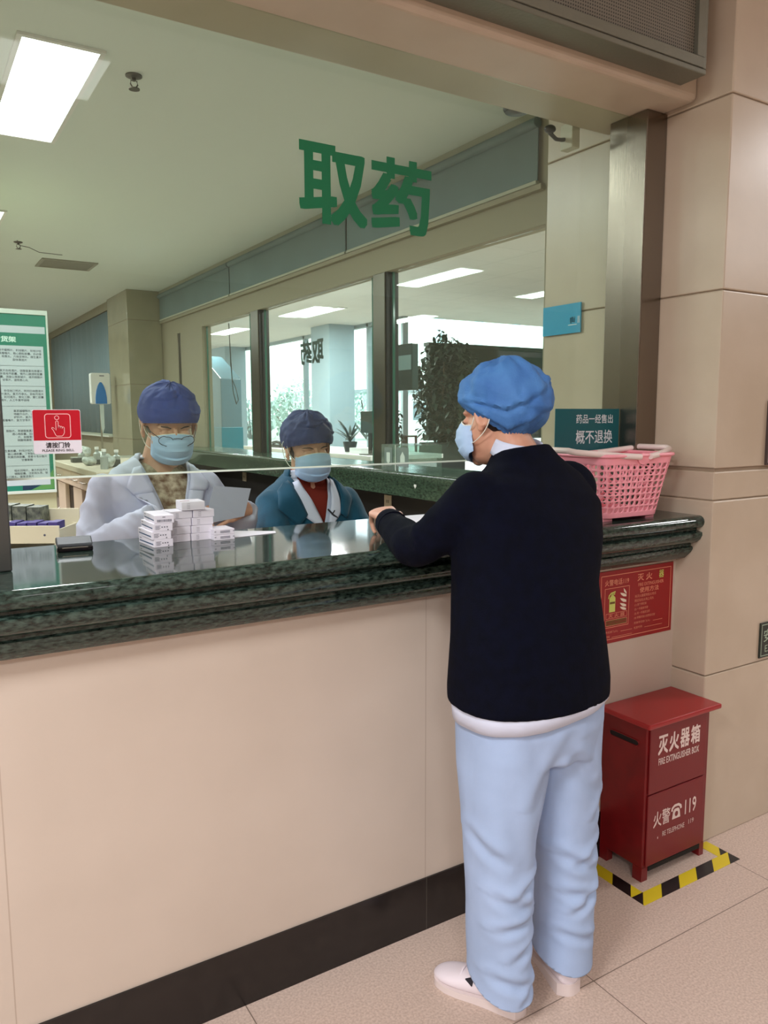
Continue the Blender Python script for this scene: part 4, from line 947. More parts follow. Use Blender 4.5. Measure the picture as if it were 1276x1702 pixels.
obj('lab_coat', v_neck(ct, AP, .085, 1.36, (cy-.02,-1)), M_coat, man, smooth=60, mods=[('SOLIDIFY', dict(thickness=.004, offset=-1))])
for s in (-1, 1):
    ins = [(AP[0]+s*.004,1.09),(AP[0]+s*.045,1.21),(AP[0]+s*.080,1.318)]
    lapel(man, bv, ins[:2]+[(AP[0]+s*.058,1.25)], [(AP[0]+s*.012,1.10),(AP[0]+s*.098,1.205),(AP[0]+s*.118,1.245)], cy-.6, -1, M_coat, .006)
    lapel(man, bv, [(AP[0]+s*.056,1.247),(AP[0]+s*.074,1.30),(AP[0]+s*.080,1.325)], [(AP[0]+s*.120,1.240),(AP[0]+s*.135,1.262),(AP[0]+s*.100,1.318)], cy-.6, -1, M_coat, .009, 'collar_leaf', 6)
neck_collar(man, (cx+.015,cy+.005,1.315), .072, .045, (0,-.12), M_coat, -25, 205, 1.25)

# ---- pharmacist in the teal cardigan
HC_ = head_frame((1.283,.885,1.355), (-.07,-1), R(12), R(-3))
cx, cy = 1.300, .935
mb = MB(); head_prims(mb, HC_, .98)
mb.tube([(cx,cy,1.19),(cx-.004,cy-.004,1.25),HC_ @ Vector((0,-.03,-.03))], [(.07,.066),(.054,.054),(.050,.052)], 20, ref=(1,0,0))
ringsC = ((cx,cy,.66,.17,.11),(cx,cy,.88,.155,.11),(cx,cy,1.0,.165,.115),(cx,cy+.005,1.1,.165,.10),(cx,cy+.01,1.175,.15,.08),(cx,cy+.01,1.215,.10,.06))
torso(mb, ringsC)
CRS, CRE, CRW = (1.155,.925,1.145), (1.078,.745,.985), (1.20,.60,.955); CLS, CLE, CLW = (1.452,.925,1.145), (1.500,.770,.970), (1.38,.60,.955)
arm(mb, CRS, CRE, CRW, (.044,.036,.026)); arm(mb, CLS, CLE, CLW, (.044,.036,.026))
hand_prims(mb, (1.222,.580,.953), (.85,-.35,-.04), (0,.1,1), (.5,.8,0), curl=(22,30,18), s=.92); hand_prims(mb, (1.358,.575,.985), (-.8,-.4,-.04), (0,.1,1), (-.5,.8,0), curl=(22,30,18), s=.92)
legs(mb, cx, cy, .80)
wom = person(mb, (cx,cy,0), M_skin2, 'pharmacist in teal cardigan over white shirt and red top, navy cap, facing the standing customer')
hair(wom, HC_, M_hair); face_lines(wom, HC_)
cap(wom, HC_, M_capC, edge=(.052,-.034), rad=(.094,.117,.092), cz=.050, cy=-.012, puff=.018, seed=5.7, gather=24, elastic=.96, creases=((40,.45,140,.6,.005),(70,.75,190,.55,.005),(110,.3,200,.35,.004)))
mask(wom, HC_, M_mask, M_loop)
inner = remesh(torso(MB(), [(x,y,z,a+.010,b+.012) for x,y,z,a,b in ringsC]+[(cx,cy+.002,1.255,.062,.060),(cx-.002,cy-.002,1.285,.060,.059)]), .007, 3)
obj('red_turtleneck', inner, mat('rust_red_knit', (122,34,20), .9, bump=.15, bscale=300), wom, smooth=180)
mb = torso(MB(), [(x,y,z,a+.021,b+.024) for x,y,z,a,b in ringsC]+[(cx,cy+.004,1.258,.072,.070)], 44); sh = remesh(mb, .007, 3); bvs = BVHTree.FromPolygons(sh.v, sh.f)
obj('white_shirt', v_neck(sh, (cx+.006,0,1.065), .070, 1.27, (cy-.02,-1)), M_shirt, wom, smooth=60, mods=[('SOLIDIFY', dict(thickness=.003, offset=-1))])
mb = torso(MB(), [(x,y,z,a+.040,b+.042) for x,y,z,a,b in ringsC]+[(cx,cy+.008,1.262,.084,.078)], 44); arm(mb, CRS, CRE, CRW, (.062,.058,.046)); arm(mb, CLS, CLE, CLW, (.062,.056,.046))
cd = displace(remesh(mb, .007, 4), lambda p, n: .004*nz(p, (8,8,5))+.005*(ridge((p.x+.3*p.z, p.y, p.z), (9,9,10))-.4)*(1 if abs(p.x-cx) > .1 else .3)); bv = BVHTree.FromPolygons(cd.v, cd.f)
obj('teal_cardigan', v_neck(cd, (cx+.012,0,.955), .098, 1.27, (cy-.02,-1)), M_teal, wom, smooth=60, mods=[('SOLIDIFY', dict(thickness=.005, offset=-1))])
for s in (-1, 1):
    lapel(wom, bvs, [(cx+.006+s*.003,1.07),(cx+.006+s*.036,1.16),(cx+s*.066,1.245)], [(cx+.006+s*.022,1.075),(cx+s*.082,1.125),(cx+s*.086,1.235)], cy-.6, -1, M_shirt, .022, 'shirt_collar_leaf')
    if s < 0: lapel(wom, bv, [(cx-.062,1.125),(cx-.082,1.19),(cx-.095,1.245)], [(cx-.10,1.085),(cx-.165,1.15),(cx-.135,1.222)], cy-.6, -1, M_teal, .008, 'shawl_collar')
    else: lapel(wom, bv, [(cx+.074,1.12),(cx+.092,1.19),(cx+.098,1.245)], [(cx+.10,1.10),(cx+.145,1.165),(cx+.128,1.228)], cy-.6, -1, M_teal, .008, 'shawl_collar')
neck_collar(wom, (cx,cy+.006,1.235), .078, .045, (0,-.1), M_teal, -20, 200, 1.22, 'shawl_collar_back'); neck_collar(wom, (cx,cy+.004,1.245), .070, .032, (0,-.1), M_shirt, -40, 220, 1.1, 'shirt_collar')
p = drape(bvs, cx+.036, 1.082, cy-.6, -1, .026); obj('name_badge', MB().box((p.x-.032,p.y-.004,p.z-.008),(p.x+.032,p.y+.001,p.z+.008)), mat('badge_grey', (150,158,166), .4), wom, bevel=.001)
p = drape(bvs, cx+.034, 1.118, cy-.6, -1, .026); obj('pen_clip', MB().tube([p+Vector((-.016,0,.022)), p+Vector((.004,-.004,0)), p+Vector((.022,0,-.012))], .0034, 8).tube([p+Vector((-.010,0,-.022)), p, p+Vector((.012,0,.016))], .0022, 8), mat('pen_dark', (44,48,56), .4), wom, smooth=60)

# ------------------------------------------------------------------ blinds of the pharmacy
M_blind = mat('grey_blue_blind', (112,132,134), .8, var=.06, vscale=3)
gb = 'rolled grey-blue blinds above the second windows'
for k, (y0, y1, l) in enumerate(((1.30,3.235,'nearest the service glass'),(3.26,5.52,'second along the wall'),(5.545,7.875,'farthest, against the column'))):
    t = empty('roller_blind', (2.75,(y0+y1)/2,2.62), 'grey-blue blind panel pulled up above the second windows, '+l, 'blind', gb)
    obj('fabric', box((2.768,y0,2.632),(2.774,y1,2.90)), M_blind, t)
    obj('bottom_bar', box((2.758,y0,2.614),(2.784,y1,2.632)), mat('blind_bar', (176,178,160), .5), t, bevel=.003)
    obj('head_roll', MB().tube([(2.764,y0,2.905),(2.764,y1,2.905)], .025, 14), M_blind, t, smooth=50)
gb = 'lowered blinds past the column'
for k, (y0, y1, l) in enumerate(((8.92,9.52,'nearest the column'),(9.54,11.55,'in the middle'),(11.57,13.4,'farthest, behind the poster'))):
    t = empty('roller_blind', (2.40,(y0+y1)/2,1.25), 'long lowered grey-blue blind past the tiled column, '+l, 'blind', gb)
    mb = MB(); n = 24
    for i in range(n+1):
        y = y0+(y1-y0)*i/n; x = 2.40+.010*math.sin(i*1.3+k)
        for z in (1.25, 2.83): mb.v.append(Vector((x, y, z)))
    for i in range(n): mb.f.append((2*i, 2*i+2, 2*i+3, 2*i+1))
    obj('fabric', mb, mat('blind_cloth', (108,128,136), .85), t, smooth=60, mods=[('SOLIDIFY', dict(thickness=.004))])
    obj('bottom_bar', box((2.385,y0,1.232),(2.415,y1,1.25)), MATS['blind_bar'], t)
struct('wall_right_sill', box((2.42,8.905,0),(2.79,13.99,1.21)).box((2.42,8.905,2.86),(2.79,13.99,ZC-.001)).box((2.45,8.905,1.21),(2.79,13.99,2.86)), M_header)
struct('trim_8', box((2.34,8.905,1.21),(2.42,13.99,1.23)), mat('sill_white', (214,216,204), .4))
# hand sanitiser taken for a glass reflection, built solid on an added stand
t = empty('sanitizer_dispenser', (2.19,8.62,0), 'white wall-style sanitizer dispenser with blue window, built from a reflection, on an added thin stand before the column', 'dispenser')
mb = MB(); F0 = Vector((2.19,8.56,0))
mb.prism([(2.19+x, 8.56, z) for x, z in rrect(-.118,1.635,.118,2.02,.022)], (0,.10,0)); obj('housing', mb, M_white, t, bevel=.008)
mb = MB(); mb.prism([(2.19+x, 8.552, z) for x, z in [(-.070,1.638),(.070,1.638),(.068,1.72),(.056,1.80),(.036,1.865),(.012,1.905),(-.012,1.905),(-.036,1.865),(-.056,1.80),(-.068,1.72)]], (0,.0085,0)); obj('blue_window', mb, mat('dispenser_blue', (22,120,200), .25), t, bevel=.003)
mb = MB(); letters(mb, 'SANITIZER', 2.205-2.19, .0, .05, .012, ((2.19,8.5595,1.985),(1,0,0),(0,0,1)), .02) if False else rect2(mb, -.012,-.006,.046,.006, ((2.19,8.5595,1.985),(1,0,0),(0,0,1)))
obj('print', mb, M_ink, t)
mb = MB(); mb.prism([(2.175,8.59,1.634),(2.225,8.59,1.634),(2.222,8.59,1.34),(2.200,8.59,1.27),(2.183,8.59,1.36)], (0,.012,0)); obj('light_streak', mb, mat('pale_strip', (214,226,224), .3), t)  # pale streak of reflected light, modelled as a solid strip
obj('stand_pole', MB().tube([(2.19,8.63,.03),(2.19,8.63,1.64)], .012, 12), M_steel, t, smooth=50)
obj('stand_base', MB().lathe((2.19,8.63,0), [(0,.001),(.16,.001),(.16,.012),(.03,.03),(0,.03)], 24), M_steel, t, smooth=40)

# ------------------------------------------------------------------ poster on the medicine shelving
t = empty('medicine_cupboard', (.15,4.4,0), 'tall cream medicine cupboard carrying the green poster', 'cupboard')
obj('carcass', box((-.60,4.035,.02),(.90,4.60,2.135)), mat('pale_green_panel', (196,196,160), .5), t, bevel=.004)
for x in (-.55,.85):
    for y in (4.07,4.56): obj('leg', box((x-.02,y-.02,0),(x+.02,y+.02,.02)), M_dark, t)
t = empty('shelf_poster', (.15,4.0,1.5), 'green framed poster listing medicines by shelf in rows of small print, behind the bell sign', 'poster')
x0, x1, z0, z1 = .335, .884, .985, 2.150; F = ((x0,4.000,z0),(1,0,0),(0,0,1)); PW, PH = x1-x0, z1-z0
obj('board', box((x0,4.0,z0),(x1,4.03,z1)), mat('poster_green', (28,128,104), .45), t)
mb = MB()
for a, b in (((x0-.012,3.992,z0-.02),(x1+.012,4.034,z0)),((x0-.012,3.992,z1),(x1+.012,4.034,z1+.03)),((x0-.012,3.992,z0),(x0,4.034,z1)),((x1,3.992,z0),(x1+.012,4.034,z1))): mb.box(a, b)
obj('frame', mb, mat('poster_frame', (214,224,214), .3), t, bevel=.002)
mb = MB(); rect2(mb, .02,PH-.122,PW-.008,PH-.076, F); rect2(mb, .02,.035,PW-.024,PH-.205, F); obj('text_field', mb, mat('poster_pale', (196,208,214), .6), t)
mb = MB(); poly2(mb, [(PW-.20,.004),(PW-.15,.004),(PW-.085,.034),(PW-.20,.034)], F); obj('navy_stripe', mb, mat('poster_navy', (18,50,78), .5), t)
mb = MB(); poly2(mb, [(PW-.145,.004),(PW-.002,.004),(PW-.002,.14),(PW-.022,.11),(PW-.022,.034),(PW-.08,.034)], F); obj('leaf_green_corner', mb, mat('poster_leaf', (92,150,84), .5), t)
mb = MB(); letters(mb, '1号货架', PW-.264, PH-.164, .150, .036, F, .03); obj('title_lettering', mb, mat('poster_title', (214,244,232), .5), t)
mb = MB(); h = (PH-.24)/7
for r_ in range(1,7): rect2(mb, .02, .035+h*r_, PW-.024, .035+h*r_+.0022, F)
rows = (('硝苯地平缓释片、利培酮片、坎地沙坦','缬沙坦氢氯噻嗪片、稳心颗粒胶囊、芬必得','地黄丸、六味安神丸、维生素片','胶体果胶片'),
        ('复方血栓通片、硫酸氢氯吡格雷片','非洛地平胶囊、银丹心脑通软胶囊','缓释胶囊、消旋山莨菪碱片、格列喹酮片','氯沙坦钾片、甘草片、速效救心丸'),
        ('辛伐他汀钙片、阿司匹林肠溶片','银杏叶滴丸、复方丹参丸、依帕司他片','谷维素片、利可君片、骨化三醇、薏仁胶囊','替米沙坦缓释片、人工牛黄甲硝唑'),
        ('氨茶碱缓释片、脂康颗粒','地榆升白片、血府逐瘀丸','护肝片、复方氨酚烷胺片','氢氯噻嗪片、复方甘草片'),
        ('酚酞片、苯磺酸氨氯片、布洛芬','通心络胶囊、双歧杆菌胶囊','片、盐酸雷尼替丁胶囊','硝酸咪康唑'),
        ('维生素胶囊、利伐沙班片、奥美拉唑','脑心通胶囊、丁苯酞软胶囊、胶','阿莫西林胶囊、恩替卡韦分散片','甘露聚糖'),
        ('咽炎润喉片、复方利血平片','辅酶胶囊、注射用头孢、银','丸、骨化三醇丸、健胃消食片'))
for r_, ls in enumerate(rows):
    top = .035+h*(7-r_)-.018
    for k, s in enumerate(ls): letters(mb, s, PW-.038-(0 if k < len(ls)-1 else .09), top-.012-.0205*k, .0172*len(s), .0158, F, .018, align='r')
obj('small_print', mb, mat('poster_ink', (44,54,62), .6), t)

# ------------------------------------------------------------------ tilted medicine rack just behind the counter
t = empty('medicine_rack', (.22,1.25,0), 'cream metal tray rack of small medicine cartons behind the steel post', 'rack')
mr = Matrix.Translation((.452,1.16,0)) @ Matrix.Rotation(R(-30), 4, 'Z'); Lr = .62
for k, z in enumerate((1.040,.93)):
    mb = MB().box((-Lr,0,z),(0,.008,z+.062), mr).box((-Lr,.008,z),(0,.20,z+.006), mr).box((-Lr,.20,z),(0,.206,z+.10), mr).box((-.004,.008,z+.006),(0,.20,z+.05), mr)
    obj('tray', mb, M_cream, t, bevel=.001)
for x in (-Lr+.01,-.012):
    for y in (.012,.19): obj('post', MB().box((x-.008,y-.008,0),(x+.008,y+.008,1.09 if y > .1 else 1.04), mr), M_cream, t)
obj('screw', MB().ball(mr @ Vector((-.05,-.001,1.07)), .004, 8, 6), M_ink, t)
gc = 'cartons standing in the cream tray rack'
M_purple = mat('purple_carton', (70,58,130), .5)
for k in range(9):
    x = -.026-.036*k; c = mr @ Vector((x,.04,1.047)); purple = k < 5
    b_ = obj('medicine_carton', MB().box((x-.0155,.012,1.047),(x+.0155,.085,1.113-.003*(k % 2)), mr), M_purple if purple else M_carton, loc=tuple(c))
    tag(b_, ('purple' if purple else 'white printed')+' carton in the front row of the cream tray rack', 'medicine box', gc+(', purple' if purple else ', white'))
    F = (mr @ Vector((x-.0155,.012,1.047)), mr.to_3x3() @ Vector((1,0,0)), Vector((0,0,1))); mb = MB()
    for q in range(3): rect2(mb, .004,.012+.014*q,.026,.018+.014*q, F)
    obj('print', mb, M_carton if purple else M_ink, b_)
for k in range(7):
    x = -.13-.052*k; c = mr @ Vector((x,.15,1.047))
    b_ = obj('medicine_carton', MB().box((x-.024,.110,1.047),(x+.024,.190,1.155+.004*(k % 3)), mr), mat('dark_green_carton', (70,76,66), .5, var=.5, vscale=60, rgb2=(130,136,116)), loc=tuple(c)); tag(b_, 'dark green carton in the back row of the cream tray rack', 'medicine box', gc+', dark')
for k in range(8):
    x = -.05-.066*k; c = mr @ Vector((x,.09,.937))
    b_ = obj('medicine_carton', MB().box((x-.028,.015,.937),(x+.028,.180,.985), mr), mat('brown_carton', (64,54,48), .5, var=.4, vscale=40), loc=tuple(c)); tag(b_, 'brown carton in the lower tray of the cream rack', 'medicine box', gc+', brown')

# ------------------------------------------------------------------ drawer counter and things on it
t = empty('drawer_cabinet', (1.55,4.75,0), 'long pinkish cream drawer cabinet with open bays behind the white-coated pharmacist', 'cabinet')
M_cab = mat('pinkish_laminate', (216,196,176), .4)
obj('worktop', box((1.13,3.85,1.055),(1.85,5.65,1.10)), mat('worktop_rim', (206,194,174), .35), t, bevel=.004)
obj('carcass', box((1.20,3.87,.05),(1.83,5.63,1.055)), mat('cabinet_dark_inside', (56,44,34), .7), t)
for k in range(5):
    y = 3.87+.352*k
    dr = obj('drawer', box((1.155,y+.006,.93),(1.199,y+.346,1.048)), M_cab, t, bevel=.003)
    obj('handle', MB().tube([(1.155,y+.10,.985),(1.135,y+.11,.985),(1.135,y+.24,.985),(1.155,y+.25,.985)], .006, 8), M_steel, dr, smooth=50)
    if k % 2 == 0:
        dd = obj('door', box((1.165,y+.006,.06),(1.199,y+.346,.92)), M_cab, t, bevel=.003); obj('handle', MB().tube([(1.165,y+.30,.55),(1.145,y+.30,.56),(1.145,y+.30,.68),(1.165,y+.30,.69)], .006, 8), M_steel, dd, smooth=50)
for x in (1.22,1.80):
    for y in (3.9,5.6): obj('foot', box((x-.02,y-.02,0),(x+.02,y+.02,.05)), M_dark, t)
t = empty('side_counter', (1.9,7.0,0), 'dark-fronted side counter with pale top below the lowered blinds', 'counter')
obj('top', box((1.62,6.2,1.00),(2.52,7.6,1.03)), mat('pale_grey_top', (180,182,166), .4), t, bevel=.003); obj('front', box((1.66,6.23,0),(2.50,7.57,1.0)), mat('grey_green_front', (112,118,104), .5), t)
go = 'clutter of small bottles and bags on the drawer cabinet'
for k in range(11):
    x, y = 1.25+.055*(k % 4)+random.uniform(-.01,.01), 4.15+.125*k; hh = random.uniform(.07,.16)
    if k % 3 == 0:
        b_ = obj('medicine_bottle', MB().lathe((x,y,1.1005), [(0,0),(.028,0),(.028,hh*.7),(.014,hh*.82),(.014,hh),(0,hh)], 14), mat('grey_bottle', (150,156,150), .35), loc=(x,y,1.1005), smooth=40)
        obj('bottle_cap', MB().lathe((x,y,1.1005+hh), [(0,.0005),(.017,.0005),(.017,.02),(0,.02)], 12), M_white, b_); tag(b_, 'small grey bottle among the clutter on the drawer cabinet', 'bottle', 'small grey bottles on the drawer cabinet')
    elif k % 3 == 1:
        bm_ = displace(MB().ball((x,y,1.1005+hh*.40), (.05,.045,hh*.40), 22, 16), lambda p, n: .022*nz(p, (26,26,26))*(1 if p.z > 1.115 else 0))
        b_ = obj('medicine_bag', bm_, mat('clear_grey_bag', (142,148,138), .3, var=.5, vscale=30, rgb2=(190,196,190)), loc=(x,y,1.1005), smooth=60); tag(b_, 'crumpled grey plastic bag on the drawer cabinet', 'bag', 'grey plastic bags on the drawer cabinet')
    else:
        b_ = obj('pill_tray', box((x-.05,y-.04,1.1005),(x+.05,y+.04,1.1005+hh*.5)), mat('tray_dark', (64,66,60), .5), loc=(x,y,1.1005), bevel=.004); tag(b_, 'small dark tray box on the drawer cabinet', 'tray', 'dark tray boxes on the drawer cabinet')
o = obj('paper_sheet', MB().prism([(.832,.69,1.200),(.856,.705,1.256),(.985,.71,1.240),(.955,.70,1.150),(.835,.685,1.138)], (0,-.0012,0)), mat('grey_sheet', (176,182,200), .7), loc=(.9,.69,1.15)); tag(o, 'grey prescription sheet held up by the white-coated pharmacist', 'paper')

# small fittings on the second counter
for y, l in ((5.29,'farther pale socket plate below the second counter, behind the white coat'),(2.71,'nearer pale socket plate below the second counter, by the customer hand')):
    t = empty('wall_socket', (2.776,y,.905), l, 'socket'); obj('plate', box((2.770,y-.043,.862),(2.7795,y+.043,.948)), mat('socket_cream', (186,176,150), .4), t, bevel=.002)
    obj('slots', box((2.7690,y-.014,.895),(2.7698,y-.008,.915)).box((2.7690,y+.008,.895),(2.7698,y+.014,.915)), M_dark, t)
mb = MB(); mb.prism([(2.5268,2.016+.013*math.copysign(abs(math.sin(R(a)))**3, math.sin(R(a)))*1., 1.072+.0009*(13*math.cos(R(a))-5*math.cos(R(2*a))-2*math.cos(R(3*a))-math.cos(R(4*a)))) for a in range(0,360,15)], (-.001,0,0))
for i, v in enumerate(mb.v): v.z += .0
o = obj('heart_sticker', mb, mat('silver_sticker', (206,210,204), .4), loc=(2.526,2.016,1.072)); tag(o, 'tiny pale heart sticker on the edge of the second green counter', 'sticker')
t = empty('acrylic_box', (2.58,2.32,ZL), 'clear acrylic suggestion box with printed sheets on the second counter', 'acrylic box')
g3 = glass_mat('acrylic_clear', (.84,.90,.88), 0, 1.4, alpha=.10)
mb = MB()
for a, b in (((2.47,2.10,ZL+.001),(2.473,2.42,ZL+.155)),((2.70,2.10,ZL+.001),(2.703,2.42,ZL+.155)),((2.473,2.10,ZL+.001),(2.70,2.103,ZL+.155)),((2.473,2.417,ZL+.001),(2.70,2.42,ZL+.155)),((2.47,2.10,ZL+.155),(2.703,2.42,ZL+.158))): mb.box(a, b)
for v in mb.v: v.x += .075
obj('walls', mb, g3, t)
F = ((2.5435,2.40,ZL+.01),(0,-1,0),(0,0,1)); mb = MB(); rect2(mb, .02,.02,.11,.13, F); rect2(mb, .16,.02,.29,.135, F); obj('printed_sheet', mb, mat('sheet_grey', (112,124,122), .6), t)
mb = MB(); poly2(mb, [(.045,.10),(.085,.10),(.085,.045),(.065,.03),(.045,.045)], F, .0010); poly2(mb, [(.20,.04),(.25,.04),(.25,.08),(.225,.11),(.20,.08)], F, .0010); obj('arrow_print', mb, mat('sheet_pale', (206,214,210), .6), t)
obj('edge_strip', box((2.545,2.255,ZL+.001),(2.5465,2.262,ZL+.158)), M_white, t)

# ------------------------------------------------------------------ the lobby round the corner
t = empty('info_desk', (4.5,6.6,0), 'white information desk in the lobby beyond the second windows', 'desk')
M_desk = mat('desk_white', (236,236,238), .35)
obj('top', box((4.0,5.0,1.03),(4.9,8.4,1.075)), M_desk, t, bevel=.004); obj('front', box((4.05,5.05,.06),(4.85,8.35,1.03)), mat('desk_front', (226,228,232), .4), t); obj('plinth', box((4.08,5.08,0),(4.82,8.32,.06)), M_dark, t)
t = empty('desk_monitor', (4.15,5.25,1.075), 'dark monitor back standing on the white information desk', 'monitor')
obj('screen_or_reflection', box((4.12,5.07,1.30),(4.15,5.40,1.525)), mat('monitor_dark', (20,52,56), .4), t, bevel=.004); obj('stand', box((4.13,5.21,1.08),(4.15,5.26,1.30)), M_dark, t); obj('foot', box((4.06,5.14,1.0755),(4.22,5.33,1.085)), M_dark, t)
t = empty('desk_carton', (4.25,5.55,1.075), 'white carton on the information desk between the plant and the monitor', 'carton'); obj('body', box((4.14,5.42,1.0755),(4.36,5.68,1.135)), M_desk, t, bevel=.002)
t = empty('desk_telephone', (4.2,7.55,1.075), 'dark flat telephone on the far end of the information desk', 'telephone'); obj('base', box((4.1,7.42,1.0755),(4.3,7.70,1.115)), M_dark, t, bevel=.004); obj('handset', MB().tube([(4.12,7.44,1.135),(4.12,7.55,1.15),(4.12,7.67,1.135)], .022, 10), M_dark, t, smooth=50)
M_leafd = mat('dark_leaf', (26,40,34), .5, var=.3, vscale=6, rgb2=(44,62,50))
def leaf(mb, base, d, L, wd, droop, n=6):
    d = Vector(d).normalized(); s = d.cross(Vector((0,0,1))); s = s.normalized() if s.length > .01 else Vector((1,0,0)); P = []
    for i in range(n+1):
        t = i/n; p = Vector(base)+d*L*t-Vector((0,0,1))*droop*L*t*t; wv = wd*math.sin(math.pi*(.08+.92*t))**.8 if t < 1 else 0
        P.append((p-s*wv, p+s*wv+Vector((0,0,.0))))
    b = len(mb.v)
    for a, c in P: mb.v += [a, c]
    for i in range(n): mb.f.append((b+2*i, b+2*i+1, b+2*i+3, b+2*i+2))
t = empty('potted_dracaena', (4.3,5.95,1.075), 'long-leaved green plant in a dark pot on the information desk', 'plant')
obj('pot', MB().lathe((4.3,5.95,1.0755), [(0,0),(.06,0),(.08,.10),(.08,.115),(.07,.115),(.06,.10),(0,.10)], 20), M_dark, t, smooth=40)
mb = MB()
for k in range(26):
    a = k*2.4; e = R(20+50*random.random()); leaf(mb, (4.3,5.95,1.175+.06*random.random()), (math.cos(a)*math.cos(e), math.sin(a)*math.cos(e), math.sin(e)), random.uniform(.2,.40), .016, random.uniform(.1,.5))
obj('leaves', mb, M_leafd, t, smooth=60)
t = empty('flower_pot', (4.3,5.17,1.075), 'small pot of dull pink flowers on the near end of the information desk', 'flowers')
obj('pot', MB().lathe((4.3,5.17,1.0755), [(0,0),(.04,0),(.055,.05),(0,.05)], 16), M_white, t, smooth=40); mb = MB()
for k in range(22): mb.ball((4.3+random.gauss(0,.04), 5.17+random.gauss(0,.05), 1.145+random.uniform(-.015,.035)), random.uniform(.012,.022), 8, 6)
obj('blooms', mb, mat('dull_pink_petals', (150,92,100), .7, var=.4, vscale=40, rgb2=(92,60,66)), t, smooth=60)
t = empty('hanging_display', (3.5,3.75,1.87), 'dark flat display hanging by a rod behind the steel post of the second windows', 'display')
obj('casing', box((3.47,3.46,1.68),(3.53,4.04,2.045)), mat('display_dark', (44,58,56), .25), t, bevel=.005)
obj('screen_or_reflection', box((3.4655,3.47,1.84),(3.4698,3.76,1.955)), mat('display_reflection', (110,130,130), .2, emit=((150,172,172), .25)), t)  # painted reflection: a pale glowing patch on the dark casing
obj('rod', MB().tube([(3.5,3.9,2.04),(3.5,3.9,3.06)], .012, 10), M_steel, t, smooth=50)
def tree_plant(name, c, h, crown_c, crown_r, nleaf, lsize, label, pot=None, m=None, seedv=1, stem_r=.02):
    random.seed(seedv); t = empty(name, c, label, 'plant'); c = Vector(c)
    if pot:
        r_, ph = pot; mb = MB().box((c.x-r_,c.y-r_,c.z),(c.x+r_,c.y+r_,c.z+ph)); obj('planter', mb, mat('dark_planter', (50,56,54), .4), t, bevel=.01)
        z0 = c.z+ph
    else: z0 = c.z
    mb = MB(); 
    for k in range(5):
        a = k*1.3; e = Vector(crown_c)+Vector((math.cos(a)*crown_r[0]*.6, math.sin(a)*crown_r[1]*.6, crown_r[2]*.5*(1 if k % 2 else -.2)))
        mb.tube([(c.x,c.y,z0-.02), tuple((Vector((c.x,c.y,z0))*.5+e*.5)+Vector((random.uniform(-.05,.05),)*3)), tuple(e)], [stem_r, stem_r*.7, stem_r*.3], 8)
    obj('stem', mb, mat('bark_grey', (96,86,74), .9), t, smooth=60); mb = MB()
    for k in range(nleaf):
        while True:
            q = Vector((random.uniform(-1,1), random.uniform(-1,1), random.uniform(-1,1)))
            if q.length < 1 and random.random() < .35+.65*q.length: break
        lump = 1+.25*noise.noise(q*2.2+Vector((seedv,0,0)))
        p = Vector(crown_c)+Vector((q.x*crown_r[0], q.y*crown_r[1], q.z*crown_r[2]))*lump
        d = Vector((random.gauss(0,1), random.gauss(0,1), random.gauss(-.2,.6))); leaf(mb, p, d, lsize*random.uniform(.7,1.3), lsize*.26, .3, 3)
    obj('foliage', mb, m or M_leafd, t, smooth=60); return t
tree_plant('potted_ficus', (5.5,5.85,0), 2.4, (5.52,5.78,1.75), (.40,.42,.66), 2600, .085, 'tall bushy potted fig tree standing before the dark board in the lobby', (.20,1.16), seedv=4)
tree_plant('potted_shrub', (5.15,6.55,0), 1.6, (5.15,6.55,1.25), (.22,.24,.42), 700, .07, 'smaller dark potted shrub next to the tall fig tree, toward the desk', (.16,.55), seedv=5)
t = empty('display_board', (7.1,7.05,0), 'wide dark grey standing board behind the tall fig tree in the lobby', 'board')
obj('panel', box((6.13,7.0,1.16),(8.3,7.10,2.43)), mat('board_dark', (44,54,54), .35), t, bevel=.006); obj('frame', box((6.10,6.99,2.40),(8.33,7.11,2.45)).box((6.10,6.99,1.14),(8.33,7.11,1.17)), mat('board_frame', (56,64,62), .4), t)
for x in (6.4,8.0): obj('leg', MB().tube([(x,7.05,0),(x,7.05,1.16)], .03, 10), M_dark, t, smooth=50)
t = empty('lobby_armchair', (6.6,8.1,0), 'dark wooden armchair near the lobby glazing behind the plants', 'chair'); M_wood = mat('dark_red_wood', (74,48,44), .5)
obj('seat', box((6.37,7.87,.44),(6.83,8.33,.50)), M_wood, t, bevel=.01); obj('backrest', MB().tube([(6.38,8.34,.5),(6.38,8.36,1.16),(6.82,8.36,1.16),(6.82,8.34,.5)], .025, 8).box((6.55,8.34,.5),(6.65,8.37,1.15)), M_wood, t, smooth=40)
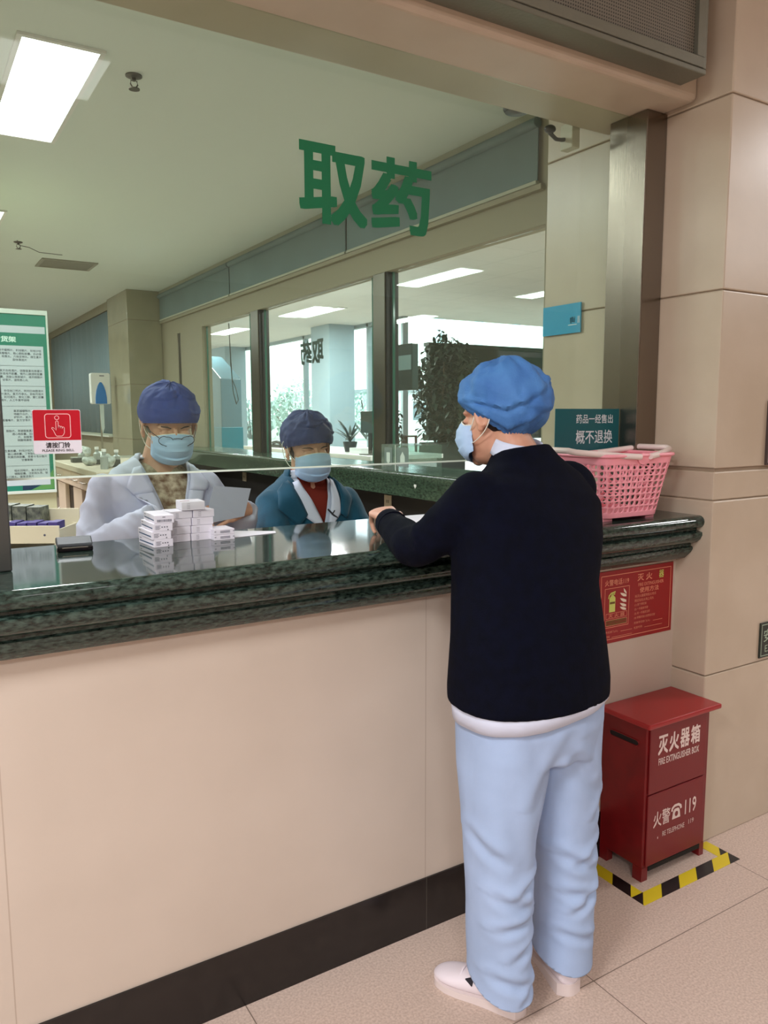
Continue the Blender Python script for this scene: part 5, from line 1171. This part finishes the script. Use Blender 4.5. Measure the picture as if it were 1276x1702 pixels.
for x in (6.39,6.81):
    for y in (7.9,8.31): obj('leg', box((x-.022,y-.022,0),(x+.022,y+.022,.44)), M_wood, t)
    obj('armrest', MB().tube([(x,8.33,.74),(x,7.92,.74),(x,7.9,.5)], .022, 8), M_wood, t, smooth=40)
t = empty('self_service_kiosk', (4.55,10.95,0), 'tall slate-blue kiosk with slanted top and teal base beyond the farthest window', 'kiosk')
mb = MB(); mb.prism([(4.45,10.45,.96),(4.45,11.45,.96),(4.45,11.45,2.50),(4.45,11.30,2.48),(4.45,10.45,2.08)], (.35,0,0)); obj('upper_cabinet', mb, mat('slate_blue', (78,104,116), .35), t, bevel=.01)
obj('base', box((4.43,10.43,0),(4.82,11.47,.955)).box((4.44,10.44,.955),(4.81,11.46,1.30)), mat('kiosk_teal', (18,104,122), .35), t, bevel=.006)
o = obj('hanging_cable', MB().tube([Vector(p) for p in ((2.91,5.95,2.41),(2.91,5.93,2.0),(2.91,5.88,1.72),(2.91,5.80,1.60),(2.91,5.74,1.64),(2.91,5.80,1.75),(2.91,5.90,1.85),(2.91,5.96,2.41))], .004, 6), M_dark, loc=(2.91,5.9,2.0), smooth=60); tag(o, 'thin dark cable loop hanging outside the farthest service window', 'cable')

# ------------------------------------------------------------------ outdoors
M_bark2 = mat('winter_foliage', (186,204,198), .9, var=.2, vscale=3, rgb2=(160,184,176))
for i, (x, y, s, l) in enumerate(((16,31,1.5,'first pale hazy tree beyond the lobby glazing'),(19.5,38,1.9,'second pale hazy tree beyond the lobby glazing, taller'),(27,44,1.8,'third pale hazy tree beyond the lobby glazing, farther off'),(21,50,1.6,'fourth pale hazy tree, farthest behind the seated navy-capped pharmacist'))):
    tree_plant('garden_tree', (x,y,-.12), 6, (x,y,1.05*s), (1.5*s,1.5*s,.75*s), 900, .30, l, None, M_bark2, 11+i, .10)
t = empty('gatehouse', (37,55,-.12), 'small white building with a dark window seen far off through the lobby glazing', 'building')
obj('walls', box((34.2,54,-.12),(43,60,3.4)), mat('render_white', (228,232,236), .9), t); obj('roof', box((33.9,53.7,3.4),(43.3,60.3,3.7)), mat('roof_grey', (150,156,162), .8), t); obj('window', box((37.4,53.93,1.1),(38.6,54.0,2.5)), mat('dim_window', (110,126,136), .2), t)
